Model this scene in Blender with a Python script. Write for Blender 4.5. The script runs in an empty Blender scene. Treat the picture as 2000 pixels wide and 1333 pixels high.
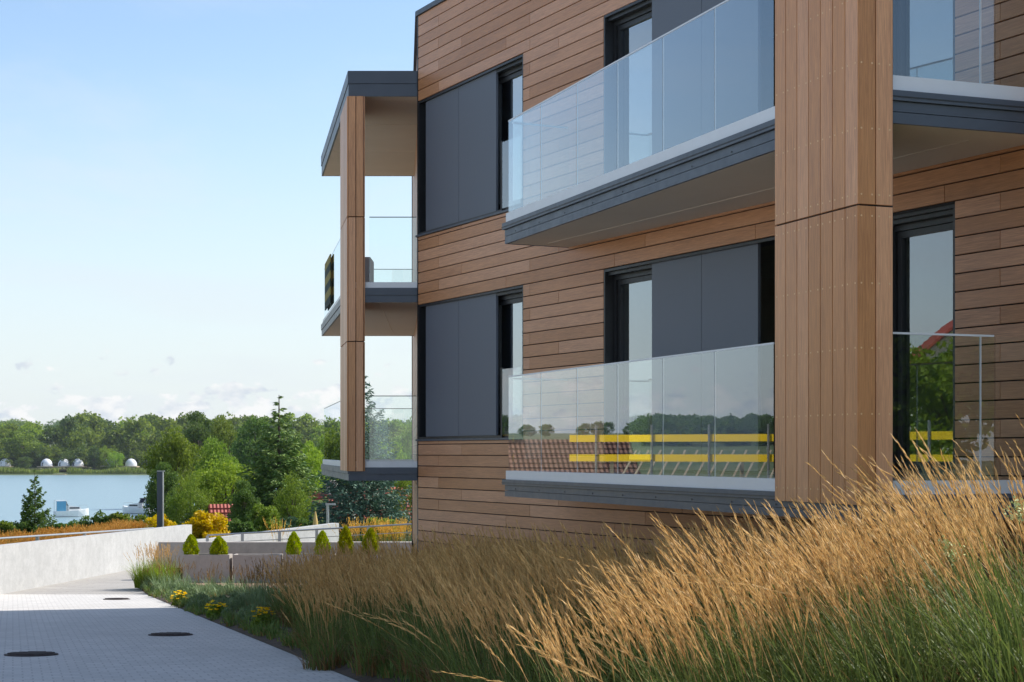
import bpy, math, random
import numpy as np
from mathutils import Matrix, Vector
R = math.radians
rng = np.random.default_rng(7)
random.seed(7)
scene = bpy.context.scene
COL = scene.collection

# ------------------------------------------------------------------ camera
FPX, CX, HY, CAMZ = 3400.0, 1000.0, 885.0, 1.5
cam_d = bpy.data.cameras.new('camera')
cam = bpy.data.objects.new('camera', cam_d); COL.objects.link(cam)
cam.location = (0, 0, CAMZ); cam.rotation_euler = (R(90), 0, 0)
cam_d.sensor_width = 36; cam_d.lens = FPX / 2000 * 36
cam_d.shift_y = (HY - 666.5) / 2000
cam_d.clip_start = 0.1; cam_d.clip_end = 9000
scene.camera = cam

# ------------------------------------------------------------------ light
SUN_AZ = math.atan2(0.90, 0.43)      # from +Y towards +X
SUN_EL = R(44)
world = bpy.data.worlds.new('World'); scene.world = world; world.use_nodes = True
nt = world.node_tree; N = nt.nodes; L = nt.links
bg = N['Background']
sky = N.new('ShaderNodeTexSky'); sky.sky_type = 'NISHITA'; sky.sun_disc = False
sky.sun_elevation = SUN_EL; sky.sun_rotation = SUN_AZ
sky.air_density = 1.0; sky.dust_density = 0.5; sky.ozone_density = 1.5; sky.altitude = 100
tc = N.new('ShaderNodeTexCoord')
sep = N.new('ShaderNodeSeparateXYZ'); L.new(tc.outputs['Generated'], sep.inputs[0])
def wmath(op, a, b=None, clamp=False):
    n = N.new('ShaderNodeMath'); n.operation = op; n.use_clamp = clamp
    for i, v in enumerate((a, b)):
        if v is None: continue
        if isinstance(v, (int, float)): n.inputs[i].default_value = v
        else: L.new(v, n.inputs[i])
    return n.outputs[0]
def wramp(v, lo, hi):
    n = N.new('ShaderNodeMapRange'); n.interpolation_type = 'SMOOTHSTEP'
    L.new(v, n.inputs[0]); n.inputs[1].default_value = lo; n.inputs[2].default_value = hi
    return n.outputs[0]
zc = wmath('MAXIMUM', sep.outputs[2], 0.0)
# cumulus banks low over the horizon (all the way round)
mp = N.new('ShaderNodeMapping'); mp.inputs['Scale'].default_value = (1, 1, 1.9)
L.new(tc.outputs['Generated'], mp.inputs[0])
n1 = N.new('ShaderNodeTexNoise'); n1.inputs['Scale'].default_value = 46; n1.inputs['Detail'].default_value = 9
n1.inputs['Roughness'].default_value = 0.62; L.new(mp.outputs[0], n1.inputs['Vector'])
low = wramp(zc, 0.085, 0.012)
thr = wmath('SUBTRACT', wmath('MULTIPLY', low, 0.27), 0.165)
cum = wramp(wmath('ADD', n1.outputs[0], thr), 0.545, 0.615)
cum = wmath('MULTIPLY', cum, wramp(zc, 0.12, 0.04))
# thin high veil and broad soft clouds
den = wmath('ADD', zc, 0.12)
cmb = N.new('ShaderNodeCombineXYZ')
L.new(wmath('DIVIDE', sep.outputs[0], den), cmb.inputs[0]); L.new(wmath('DIVIDE', sep.outputs[1], den), cmb.inputs[1])
n2 = N.new('ShaderNodeTexNoise'); n2.inputs['Scale'].default_value = 0.85; n2.inputs['Detail'].default_value = 8
n2.inputs['Roughness'].default_value = 0.55; n2.inputs['Distortion'].default_value = 0.4
L.new(cmb.outputs[0], n2.inputs['Vector'])
veil = wmath('MULTIPLY', wramp(n2.outputs[0], 0.46, 0.68), 0.42)
hazeband = wmath('MULTIPLY', wramp(zc, 0.24, 0.0), 0.80)
m0 = N.new('ShaderNodeMix'); m0.data_type = 'RGBA'
L.new(hazeband, m0.inputs[0]); L.new(sky.outputs[0], m0.inputs[6]); m0.inputs[7].default_value = (4.1, 4.45, 4.7, 1)
m1 = N.new('ShaderNodeMix'); m1.data_type = 'RGBA'
L.new(veil, m1.inputs[0]); L.new(m0.outputs[2], m1.inputs[6]); m1.inputs[7].default_value = (4.2, 4.5, 4.8, 1)
n3 = N.new('ShaderNodeTexNoise'); n3.inputs['Scale'].default_value = 60; n3.inputs['Detail'].default_value = 5
L.new(mp.outputs[0], n3.inputs['Vector'])
cc = N.new('ShaderNodeMix'); cc.data_type = 'RGBA'; L.new(wramp(n3.outputs[0], 0.35, 0.6), cc.inputs[0])
cc.inputs[6].default_value = (3.55, 3.9, 4.3, 1); cc.inputs[7].default_value = (5.3, 5.25, 5.15, 1)
m2 = N.new('ShaderNodeMix'); m2.data_type = 'RGBA'
L.new(wmath('MULTIPLY', cum, 0.9), m2.inputs[0]); L.new(m1.outputs[2], m2.inputs[6]); L.new(cc.outputs[2], m2.inputs[7])
L.new(m2.outputs[2], bg.inputs['Color']); bg.inputs['Strength'].default_value = 0.076

sd = bpy.data.lights.new('sun', 'SUN'); sd.energy = 2.45; sd.angle = R(0.5); sd.color = (1.0, 0.955, 0.88)
sun = bpy.data.objects.new('sun', sd); COL.objects.link(sun)
sdir = Vector((math.cos(SUN_EL) * math.sin(SUN_AZ), math.cos(SUN_EL) * math.cos(SUN_AZ), math.sin(SUN_EL)))
sun.rotation_euler = sdir.to_track_quat('Z', 'Y').to_euler(); sun.location = (20, 10, 40)
vs = scene.view_settings; vs.view_transform = 'Standard'; vs.look = 'None'; vs.gamma = 1.0
vs.exposure = 1.36; vs.use_curve_mapping = False
scene.cycles.max_bounces = 10; scene.cycles.transparent_max_bounces = 24

# ------------------------------------------------------------------ helpers
def px(x, y, Y):                        # photograph pixel at depth Y -> point in the place
    return Vector(((x - CX) / FPX * Y, Y, CAMZ + (HY - y) / FPX * Y))
def tag(o, label=None, cat=None, group=None, kind=None):
    if label: o['label'] = label
    if cat: o['category'] = cat
    if group: o['group'] = group
    if kind: o['kind'] = kind
    return o
def empty(name, loc=(0, 0, 0), rz=0, parent=None):
    o = bpy.data.objects.new(name, None); COL.objects.link(o)
    o.location = loc; o.rotation_euler = (0, 0, rz); o.empty_display_size = 0.2
    if parent: o.parent = parent
    return o
def link(name, me, parent=None, loc=None, rz=None):
    o = bpy.data.objects.new(name, me); COL.objects.link(o)
    if parent: o.parent = parent
    if loc is not None: o.location = loc
    if rz is not None: o.rotation_euler = (0, 0, rz)
    return o
class MB:
    def __init__(s): s.v = []; s.f = []; s.m = []
    def add(s, vs_, fs, mi=0):
        b = len(s.v); s.v += [tuple(v) for v in vs_]
        s.f += [tuple(b + i for i in f) for f in fs]; s.m += [mi] * len(fs); return s
    def box(s, x0, x1, y0, y1, z0, z1, mi=0):
        return s.add([(x0,y0,z0),(x1,y0,z0),(x1,y1,z0),(x0,y1,z0),(x0,y0,z1),(x1,y0,z1),(x1,y1,z1),(x0,y1,z1)],
                     [(0,3,2,1),(4,5,6,7),(0,1,5,4),(1,2,6,5),(2,3,7,6),(3,0,4,7)], mi)
    def prism(s, pts, z0, z1, mi=0):    # pts counter-clockwise in plan
        n = len(pts)
        zb = z0 if hasattr(z0, '__len__') else [z0] * n; zt = z1 if hasattr(z1, '__len__') else [z1] * n
        s.add([(p[0], p[1], zb[i]) for i, p in enumerate(pts)] + [(p[0], p[1], zt[i]) for i, p in enumerate(pts)],
              [tuple(reversed(range(n))), tuple(range(n, 2 * n))] + [(i, (i + 1) % n, n + (i + 1) % n, n + i) for i in range(n)], mi)
        return s
    def slab(s, a, b, t, z0, z1, mi=0): # upright slab from a to b in plan; t = thickness to the left of a->b
        dx, dy = b[0] - a[0], b[1] - a[1]; l = math.hypot(dx, dy) or 1; nx, ny = -dy / l * t, dx / l * t
        pts = [a, b, (b[0] + nx, b[1] + ny), (a[0] + nx, a[1] + ny)]
        if t < 0: pts = pts[::-1]
        return s.prism([p[:2] for p in pts], z0, z1, mi)
    def tube(s, pts, rad, n=6, mi=0):
        pts = [Vector(p) for p in pts]; rings = []
        for i, p in enumerate(pts):
            d = (pts[min(i + 1, len(pts) - 1)] - pts[max(i - 1, 0)]).normalized()
            a = d.orthogonal().normalized() if abs(d.z) < 0.98 else Vector((1, 0, 0)); b = d.cross(a)
            a = b.cross(d).normalized(); r = rad[i] if hasattr(rad, '__len__') else rad
            rings.append([p + (a * math.cos(2 * math.pi * k / n) + b * math.sin(2 * math.pi * k / n)) * r for k in range(n)])
        fs = []
        for i in range(len(pts) - 1):
            for k in range(n): fs.append((i * n + k, i * n + (k + 1) % n, (i + 1) * n + (k + 1) % n, (i + 1) * n + k))
        fs.append(tuple(reversed(range(n)))); fs.append(tuple(range((len(pts) - 1) * n, len(pts) * n)))
        return s.add([v for r_ in rings for v in r_], fs, mi)
    def lathe(s, prof, n=16, c=(0, 0, 0), mi=0):
        vs_ = []; fs = []
        for (r, z) in prof:
            for k in range(n): vs_.append((c[0] + r * math.cos(2 * math.pi * k / n), c[1] + r * math.sin(2 * math.pi * k / n), c[2] + z))
        for i in range(len(prof) - 1):
            for k in range(n): fs.append((i * n + k, i * n + (k + 1) % n, (i + 1) * n + (k + 1) % n, (i + 1) * n + k))
        fs.append(tuple(reversed(range(n)))); fs.append(tuple(range((len(prof) - 1) * n, len(prof) * n)))
        return s.add(vs_, fs, mi)
    def mesh(s, name, mats, smooth=False):
        me = bpy.data.meshes.new(name); me.from_pydata(s.v, [], s.f)
        for m in (mats if isinstance(mats, (list, tuple)) else [mats]): me.materials.append(m)
        if any(s.m): me.polygons.foreach_set('material_index', s.m)
        if smooth: me.polygons.foreach_set('use_smooth', [True] * len(s.f))
        me.update(); return me
    def build(s, name, mats, parent=None, loc=None, rz=None, smooth=False):
        return link(name, s.mesh(name, mats, smooth), parent, loc, rz)
def quads_mesh(name, V, mats, midx=None):      # V: (n,4,3) free quads, fast
    n = len(V); me = bpy.data.meshes.new(name)
    me.vertices.add(n * 4); me.vertices.foreach_set('co', np.ascontiguousarray(V, dtype=np.float32).ravel())
    me.loops.add(n * 4); me.loops.foreach_set('vertex_index', np.arange(n * 4, dtype=np.int32))
    me.polygons.add(n); me.polygons.foreach_set('loop_start', np.arange(0, n * 4, 4, dtype=np.int32))
    for m in mats: me.materials.append(m)
    if midx is not None: me.polygons.foreach_set('material_index', midx.astype(np.int32))
    me.update(calc_edges=True); return me
def strips_mesh(name, P, mats, midx=None):     # P: (n,k,2,3) ribbons with shared vertices along each ribbon
    n, k = P.shape[:2]; me = bpy.data.meshes.new(name)
    me.vertices.add(n * k * 2); me.vertices.foreach_set('co', np.ascontiguousarray(P, dtype=np.float32).ravel())
    base = (np.arange(n) * k * 2)[:, None, None] + (np.arange(k - 1) * 2)[None, :, None] + np.array([0, 1, 3, 2])[None, None, :]
    q = n * (k - 1)
    me.loops.add(q * 4); me.loops.foreach_set('vertex_index', base.reshape(-1).astype(np.int32))
    me.polygons.add(q); me.polygons.foreach_set('loop_start', np.arange(0, q * 4, 4, dtype=np.int32))
    for m in mats: me.materials.append(m)
    if midx is not None: me.polygons.foreach_set('material_index', (np.repeat(midx, k - 1) if midx.ndim == 1 else midx.ravel()).astype(np.int32))
    me.update(calc_edges=True); return me

# ------------------------------------------------------------------ materials
class NT:
    def __init__(s, name):
        s.mat = bpy.data.materials.new(name); s.mat.use_nodes = True
        s.t = s.mat.node_tree; s.n = s.t.nodes; s.b = s.n['Principled BSDF']; s.out = s.n['Material Output']
    def node(s, typ, **kw):
        n = s.n.new(typ)
        for k, v in kw.items(): setattr(n, k, v)
        return n
    def link(s, a, b): s.t.links.new(a, b)
    def set(s, **kw):
        for k, v in kw.items():
            s.b.inputs[k.replace('_', ' ')].default_value = v if not isinstance(v, tuple) or len(v) == 4 else (*v, 1)
    def coords(s, which='Object', scale=(1, 1, 1), rnd=False):
        c = s.node('ShaderNodeTexCoord'); m = s.node('ShaderNodeMapping'); m.inputs['Scale'].default_value = scale
        s.link(c.outputs[which], m.inputs[0])
        if rnd:
            o = s.node('ShaderNodeObjectInfo'); k = s.node('ShaderNodeMath', operation='MULTIPLY'); k.inputs[1].default_value = 37
            s.link(o.outputs['Random'], k.inputs[0]); s.link(k.outputs[0], m.inputs['Location'])
        return m.outputs[0]
    def noise(s, vec, scale, detail=4, rough=0.55, dist=0):
        n = s.node('ShaderNodeTexNoise'); n.inputs['Scale'].default_value = scale; n.inputs['Detail'].default_value = detail
        n.inputs['Roughness'].default_value = rough; n.inputs['Distortion'].default_value = dist; s.link(vec, n.inputs['Vector'])
        return n.outputs[0]
    def ramp(s, v, stops):
        r = s.node('ShaderNodeValToRGB'); s.link(v, r.inputs[0]); e = r.color_ramp.elements
        while len(e) < len(stops): e.new(0.5)
        for i, (p, c) in enumerate(stops): e[i].position = p; e[i].color = (*c, 1) if len(c) == 3 else c
        return r.outputs[0]
    def mix(s, f, a, b, blend='MIX'):
        m = s.node('ShaderNodeMix', data_type='RGBA', blend_type=blend)
        for i, v in ((0, f), (6, a), (7, b)):
            if isinstance(v, (int, float)): m.inputs[i].default_value = v
            elif isinstance(v, tuple): m.inputs[i].default_value = (*v, 1) if len(v) == 3 else v
            else: s.link(v, m.inputs[i])
        return m.outputs[2]
    def mrange(s, v, a, b, c, d):
        m = s.node('ShaderNodeMapRange'); s.link(v, m.inputs[0])
        for i, k in enumerate((a, b, c, d)): m.inputs[i + 1].default_value = k
        return m.outputs[0]
    def bump(s, h, strength=0.3, dist=0.01):
        b = s.node('ShaderNodeBump'); b.inputs['Strength'].default_value = strength; b.inputs['Distance'].default_value = dist
        s.link(h, b.inputs['Height']); s.link(b.outputs[0], s.b.inputs['Normal'])
    def color(s, c): s.link(c, s.b.inputs['Base Color'])
def plain(name, col, rough=0.5, metal=0.0, var=0.12, scale=6.0, bump=0.0, spec=0.5):
    m = NT(name); v = m.coords()
    n = m.noise(v, scale, 5)
    m.color(m.mix(n, tuple(c * (1 - var) for c in col), tuple(min(1, c * (1 + var)) for c in col)))
    m.set(Roughness=rough, Metallic=metal); m.b.inputs['Specular IOR Level'].default_value = spec
    m.link(m.mrange(m.noise(v, scale * 3, 3), 0.3, 0.7, max(0.02, rough - 0.06), min(1, rough + 0.08)), m.b.inputs['Roughness'])
    if bump: m.bump(m.noise(v, scale * 10, 4), bump, 0.01)
    return m.mat
def wood_board(name, c1, c2, c3, rough):
    m = NT(name)
    v = m.coords('Object', (1.2, 30, 30), True)
    g = m.noise(v, 2.2, 8, 0.65, 0.6)
    v2 = m.coords('Object', (2.0, 120, 120), True); g2 = m.noise(v2, 3.0, 4, 0.6)
    v3 = m.coords('Object', (0.5, 3, 3), True); g3 = m.noise(v3, 1.5, 3)
    base = m.ramp(g, [(0.28, c1), (0.5, c2), (0.74, c3)])
    base = m.mix(m.mrange(g2, 0.38, 0.70, 0.0, 0.7), base, tuple(c * 0.55 for c in c1))
    base = m.mix(m.mrange(g3, 0.3, 0.7, 0.0, 0.30), base, tuple(c * 1.12 for c in c3))
    o = m.node('ShaderNodeObjectInfo')
    hs = m.node('ShaderNodeHueSaturation'); m.link(base, hs.inputs['Color'])
    m.link(m.mrange(o.outputs['Random'], 0, 1, 0.88, 1.20), hs.inputs['Value'])
    m.link(m.mrange(o.outputs['Random'], 0, 1, 1.06, 0.92), hs.inputs['Saturation'])
    m.color(hs.outputs[0]); m.link(m.mrange(g, 0.2, 0.8, rough - 0.05, rough + 0.12), m.b.inputs['Roughness'])
    m.bump(g2, 0.12, 0.002)
    return m.mat
M = {}
M['plank'] = wood_board('cladding_board', (0.35, 0.150, 0.064), (0.50, 0.232, 0.104), (0.63, 0.315, 0.155), 0.38)
M['post'] = wood_board('column_board', (0.40, 0.166, 0.060), (0.56, 0.256, 0.100), (0.70, 0.345, 0.145), 0.38)
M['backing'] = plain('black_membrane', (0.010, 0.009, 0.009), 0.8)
M['dark'] = plain('anthracite_sheet', (0.060, 0.074, 0.096), 0.40, 0.0, 0.10, 3)
M['frame'] = plain('black_frame', (0.017, 0.018, 0.020), 0.4, 0, 0.1, 8)
M['alu'] = plain('pale_aluminium', (0.66, 0.67, 0.68), 0.38, 0.15, 0.05, 4)
M['soffit'] = plain('beige_soffit', (0.62, 0.54, 0.43), 0.7, 0, 0.07, 1.2)
M['seam'] = plain('pale_seam', (0.7, 0.62, 0.5), 0.6)
M['rivet'] = plain('brass_rivet', (0.72, 0.48, 0.25), 0.4, 0.3)
M['room'] = plain('room_plaster', (0.30, 0.28, 0.22), 0.8)
M['curtain'] = plain('white_curtain', (0.80, 0.80, 0.79), 0.8, 0, 0.04, 5)
M['roofing'] = plain('roof_felt', (0.12, 0.12, 0.125), 0.9)
M['steel'] = plain('galvanised_steel', (0.42, 0.43, 0.43), 0.4, 0.7, 0.1, 8)
M['white'] = plain('white_paint', (0.78, 0.78, 0.76), 0.4)
M['bark'] = plain('bark', (0.085, 0.062, 0.045), 0.9, 0, 0.4, 10, 0.5)
M['concrete'] = None
def panel_mat():
    m = NT('grey_brushed_panel'); v = m.coords('Object', (60, 60, 1.2)); g = m.noise(v, 2, 5, 0.6)
    m.color(m.mix(g, (0.092, 0.106, 0.132), (0.125, 0.140, 0.168)))
    m.link(m.mrange(g, 0.3, 0.7, 0.42, 0.58), m.b.inputs['Roughness']); m.bump(g, 0.05, 0.002); return m.mat
M['panel'] = panel_mat()
def glass_mat(name, tint, boost, rough=0.0):
    m = NT(name); t = m.node('ShaderNodeBsdfTransparent'); t.inputs[0].default_value = (*tint, 1)
    g = m.node('ShaderNodeBsdfGlossy'); g.inputs['Roughness'].default_value = rough; g.inputs['Color'].default_value = (0.90, 0.96, 1.0, 1)
    fr = m.node('ShaderNodeFresnel'); fr.inputs[0].default_value = 1.52
    geo = m.node('ShaderNodeNewGeometry'); inv = m.node('ShaderNodeMath', operation='SUBTRACT'); inv.inputs[0].default_value = 1
    m.link(geo.outputs['Backfacing'], inv.inputs[1])
    mu = m.node('ShaderNodeMath', operation='MULTIPLY'); m.link(fr.outputs[0], mu.inputs[0]); m.link(inv.outputs[0], mu.inputs[1])
    m2 = m.node('ShaderNodeMath', operation='MULTIPLY', use_clamp=True); m.link(mu.outputs[0], m2.inputs[0]); m2.inputs[1].default_value = boost
    mx = m.node('ShaderNodeMixShader'); m.link(m2.outputs[0], mx.inputs[0]); m.link(t.outputs[0], mx.inputs[1]); m.link(g.outputs[0], mx.inputs[2])
    m.link(mx.outputs[0], m.out.inputs['Surface']); return m.mat
M['glass'] = glass_mat('balustrade_glass', (0.96, 0.99, 0.98), 2.7)
M['pane'] = glass_mat('window_glass', (0.82, 0.87, 0.86), 4.5)
def concrete(name, c, var=0.14, board=False):
    m = NT(name); v = m.coords('Object')
    n = m.noise(v, 0.9, 8, 0.65); n2 = m.noise(v, 14, 5, 0.6)
    vs_ = m.coords('Object', (3, 3, 0.35)); st = m.noise(vs_, 1.6, 5, 0.6)
    col = m.mix(n, tuple(k * (1 - var) for k in c), tuple(k * (1 + var) for k in c))
    n4 = m.noise(v, 3.2, 6, 0.7); col = m.mix(m.mrange(n4, 0.42, 0.68, 0, 0.55), col, tuple(k * 0.70 for k in c)); col = m.mix(m.mrange(n2, 0.4, 0.8, 0, 0.35), col, tuple(k * 0.6 for k in c))
    col = m.mix(m.mrange(st, 0.5, 0.75, 0, 0.25), col, tuple(k * 0.66 for k in c))
    m.color(col); m.set(Roughness=0.85); m.bump(m.noise(v, 30, 6, 0.7), 0.35, 0.01); return m.mat
M['concrete'] = concrete('pale_concrete', (0.47, 0.465, 0.45), 0.22)
M['planter'] = concrete('grey_tan_concrete', (0.47, 0.42, 0.37), 0.12)
def paving(name, bw, bh, c1, c2, mortar, rot=0, msize=0.006):
    m = NT(name); c = m.node('ShaderNodeTexCoord'); mp_ = m.node('ShaderNodeMapping'); mp_.inputs['Rotation'].default_value = (0, 0, rot)
    m.link(c.outputs['Object'], mp_.inputs[0]); v = mp_.outputs[0]
    b = m.node('ShaderNodeTexBrick'); m.link(v, b.inputs['Vector']); b.inputs['Scale'].default_value = 1
    b.inputs['Brick Width'].default_value = bw; b.inputs['Row Height'].default_value = bh; b.inputs['Mortar Size'].default_value = msize
    b.inputs['Mortar Smooth'].default_value = 0.3
    b.inputs['Color1'].default_value = (*c1, 1); b.inputs['Color2'].default_value = (*c2, 1); b.inputs['Mortar'].default_value = (*mortar, 1)
    n = m.noise(v, 0.7, 6, 0.6); n2 = m.noise(v, 9, 4)
    col = m.mix(m.mrange(n, 0.3, 0.7, 0.0, 0.4), b.outputs[0], tuple(k * 0.72 for k in c1))
    col = m.mix(m.mrange(n2, 0.66, 0.74, 0, 0.75), col, tuple(k * 0.35 for k in c1))
    n5 = m.noise(v, 22, 3); col = m.mix(m.mrange(n5, 0.70, 0.76, 0, 0.8), col, (0.06, 0.05, 0.04)); n6 = m.noise(v, 0.25, 7, 0.7); col = m.mix(m.mrange(n6, 0.45, 0.7, 0, 0.3), col, tuple(k * 0.6 for k in c1))
    m.color(col); m.set(Roughness=0.85)
    m.bump(m.mix(0.25, b.outputs['Fac'], n2), -0.5, 0.01); return m.mat
M['paver'] = paving('pale_block_paving', 0.20, 0.20, (0.63, 0.60, 0.56), (0.54, 0.515, 0.48), (0.40, 0.375, 0.345), R(-16), 0.010)
M['paver2'] = paving('long_plank_paving', 1.2, 0.22, (0.42, 0.395, 0.36), (0.35, 0.325, 0.295), (0.2, 0.18, 0.16), R(8), 0.012)
M['deck'] = paving('brown_terrace_paving', 0.9, 0.14, (0.33, 0.205, 0.135), (0.28, 0.17, 0.115), (0.1, 0.07, 0.05), R(8), 0.01)
def soil():
    m = NT('dark_soil'); v = m.coords(); n = m.noise(v, 6, 8, 0.7)
    m.color(m.ramp(n, [(0.3, (0.040, 0.026, 0.017)), (0.6, (0.10, 0.068, 0.045)), (0.8, (0.17, 0.13, 0.09))])); m.set(Roughness=0.95)
    m.bump(n, 0.8, 0.05); return m.mat
M['soil'] = soil()
def meadow():
    m = NT('meadow'); v = m.coords(); n = m.noise(v, 0.02, 8, 0.65); n2 = m.noise(v, 0.7, 6, 0.7)
    c = m.ramp(n, [(0.3, (0.045, 0.085, 0.022)), (0.5, (0.10, 0.125, 0.035)), (0.7, (0.20, 0.19, 0.07))])
    m.color(m.mix(m.mrange(n2, 0.3, 0.7, 0, 0.4), c, (0.04, 0.07, 0.02))); m.set(Roughness=0.95); m.bump(n2, 0.8, 0.2); return m.mat
M['meadow'] = meadow()
def water():
    m = NT('lake_water'); v = m.coords('Object', (0.35, 1.0, 1)); n = m.noise(v, 0.5, 6, 0.6)
    m.set(Base_Color=(0.24, 0.34, 0.37), Roughness=0.28, IOR=1.33); m.bump(n, 0.8, 0.6); return m.mat
M['water'] = water()
def leaf(name, c1, c2, c3, trans=0.35, rough=0.55, k=1.0, ns=0.55):
    c1, c2, c3 = (tuple(min(0.9, q * k) for q in c) for c in (c1, c2, c3))
    m = NT(name); g = m.node('ShaderNodeNewGeometry'); o = m.node('ShaderNodeObjectInfo')
    col = m.ramp(g.outputs['Random Per Island'], [(0.1, c1), (0.55, c2), (0.95, c3)])
    v = m.coords('Object'); n = m.noise(v, ns, 3); col = m.mix(m.mrange(n, 0.35, 0.65, 0, 0.55), col, c3)
    hs = m.node('ShaderNodeHueSaturation'); m.link(col, hs.inputs['Color']); hs.inputs['Saturation'].default_value = 1.08
    m.link(m.mrange(o.outputs['Random'], 0, 1, 0.95, 1.4), hs.inputs['Value']); m.link(m.mrange(o.outputs['Random'], 0, 1, 0.49, 0.515), hs.inputs['Hue'])
    m.color(hs.outputs[0]); m.set(Roughness=rough); m.b.inputs['Specular IOR Level'].default_value = 0.25
    t = m.node('ShaderNodeBsdfTranslucent'); m.link(hs.outputs[0], t.inputs[0])
    mx = m.node('ShaderNodeMixShader'); mx.inputs[0].default_value = trans
    m.link(m.b.outputs[0], mx.inputs[1]); m.link(t.outputs[0], mx.inputs[2]); m.link(mx.outputs[0], m.out.inputs['Surface']); return m.mat
M['leaf'] = leaf('green_leaves', (0.075, 0.125, 0.022), (0.140, 0.205, 0.034), (0.235, 0.290, 0.050), 0.48)
M['leafdk'] = leaf('dark_leaves', (0.045, 0.090, 0.024), (0.080, 0.140, 0.034), (0.140, 0.195, 0.044), 0.42)
M['leafbr'] = leaf('bright_leaves', (0.130, 0.225, 0.032), (0.215, 0.320, 0.044), (0.310, 0.400, 0.064), 0.48)
M['needle'] = leaf('spruce_needles', (0.018, 0.036, 0.012), (0.036, 0.060, 0.017), (0.075, 0.092, 0.026), 0.15, k=2.7)
M['needleb'] = leaf('blue_spruce_needles', (0.020, 0.042, 0.030), (0.042, 0.078, 0.056), (0.085, 0.130, 0.095), 0.15, k=2)
M['golden'] = leaf('golden_leaves', (0.48, 0.33, 0.012), (0.68, 0.47, 0.015), (0.62, 0.50, 0.03), 0.4)
M['thuja'] = leaf('yellow_green_thuja', (0.12, 0.155, 0.012), (0.21, 0.24, 0.017), (0.31, 0.32, 0.025), 0.3, k=1.5)
M['straw'] = leaf('straw_plumes', (0.36, 0.215, 0.085), (0.52, 0.325, 0.135), (0.70, 0.48, 0.23), 0.35, ns=7.0)
M['gold'] = leaf('golden_straw', (0.46, 0.24, 0.055), (0.58, 0.32, 0.08), (0.66, 0.41, 0.13), 0.3)
M['blade'] = leaf('grass_blades', (0.055, 0.090, 0.024), (0.105, 0.155, 0.040), (0.185, 0.230, 0.070), 0.35, ns=4.0)
M['dead'] = leaf('withered_blades', (0.13, 0.075, 0.030), (0.22, 0.130, 0.052), (0.33, 0.215, 0.095), 0.25)
M['sage'] = leaf('grey_green_leaves', (0.085, 0.135, 0.055), (0.135, 0.195, 0.085), (0.20, 0.25, 0.13), 0.25, k=1.1)
M['reed'] = leaf('reeds', (0.17, 0.24, 0.05), (0.24, 0.31, 0.07), (0.30, 0.36, 0.10), 0.3)
M['petal'] = leaf('yellow_petals', (0.75, 0.50, 0.01), (0.82, 0.62, 0.02), (0.80, 0.40, 0.01), 0.2)
def tiles(name, c, rot=False):
    m = NT(name); v = m.coords('Object'); w = m.node('ShaderNodeTexWave', wave_type='BANDS', bands_direction='X'); m.link(v, w.inputs['Vector'])
    w.inputs['Scale'].default_value = 1.6; n = m.noise(v, 5, 4)
    m.color(m.mix(n, tuple(k * 0.7 for k in c), tuple(k * 1.25 for k in c))); m.set(Roughness=0.7); m.bump(w.outputs[1], 0.8, 0.06); return m.mat
M['redtile'] = tiles('red_roof_tiles', (0.36, 0.07, 0.045))
M['browntile'] = tiles('brown_roof_tiles', (0.20, 0.095, 0.062))
M['yellow'] = plain('yellow_paint', (0.95, 0.62, 0.012), 0.5, 0, 0.06, 5)
M['timber'] = plain('raw_timber', (0.50, 0.40, 0.27), 0.7, 0, 0.2, 5)
M['iron'] = plain('rusty_iron', (0.055, 0.036, 0.032), 0.7, 0.2, 0.3, 20, 0.4)
M['plaster'] = plain('cream_plaster', (0.62, 0.58, 0.50), 0.85, 0, 0.06, 2)
M['blue'] = plain('blue_canvas', (0.035, 0.09, 0.30), 0.6)
M['teal'] = plain('pale_blue_canvas', (0.10, 0.33, 0.50), 0.6)
M['tan'] = plain('parasol_canvas', (0.62, 0.42, 0.14), 0.8)
M['dome'] = plain('white_membrane', (0.74, 0.75, 0.78), 0.45, 0, 0.04, 0.8)
M['dkglass'] = plain('dark_glazing', (0.03, 0.035, 0.045), 0.1)
M['ac'] = plain('pale_grey_casing', (0.58, 0.59, 0.60), 0.45)
M['purple'] = None

# ------------------------------------------------------------------ ground, road, water
PROF = [(-60, 0.8), (0, 0.0), (43, -2.02), (57, -2.22), (70, -2.6), (100, -4.2), (170, -8.0), (230, -9.6), (800, -9.8), (838, -8.4), (900, -5), (1100, 4), (1600, 14), (2600, 30), (6000, 60)]
PY = [p[0] for p in PROF]; PZ = [p[1] for p in PROF]
def zn(Y): return float(np.interp(Y, PY, PZ))
def zg(X, Y):
    z = zn(Y)
    th = math.degrees(math.atan2(-X, max(Y, 1))); r = math.hypot(X, Y)
    k = min(1, max(0, (th - 21) / 8)) * min(1, max(0, (r - 110) / 60))      # the lake ends to the left: fields rising to a ridge
    k = k * k * (3 - 2 * k)
    zl = float(np.interp(r, [0, 110, 200, 500, 900, 1500, 2500, 6000], [-2, -4.6, -5.0, -3, 2, 14, 30, 60]))
    return z * (1 - k) + zl * k
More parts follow.
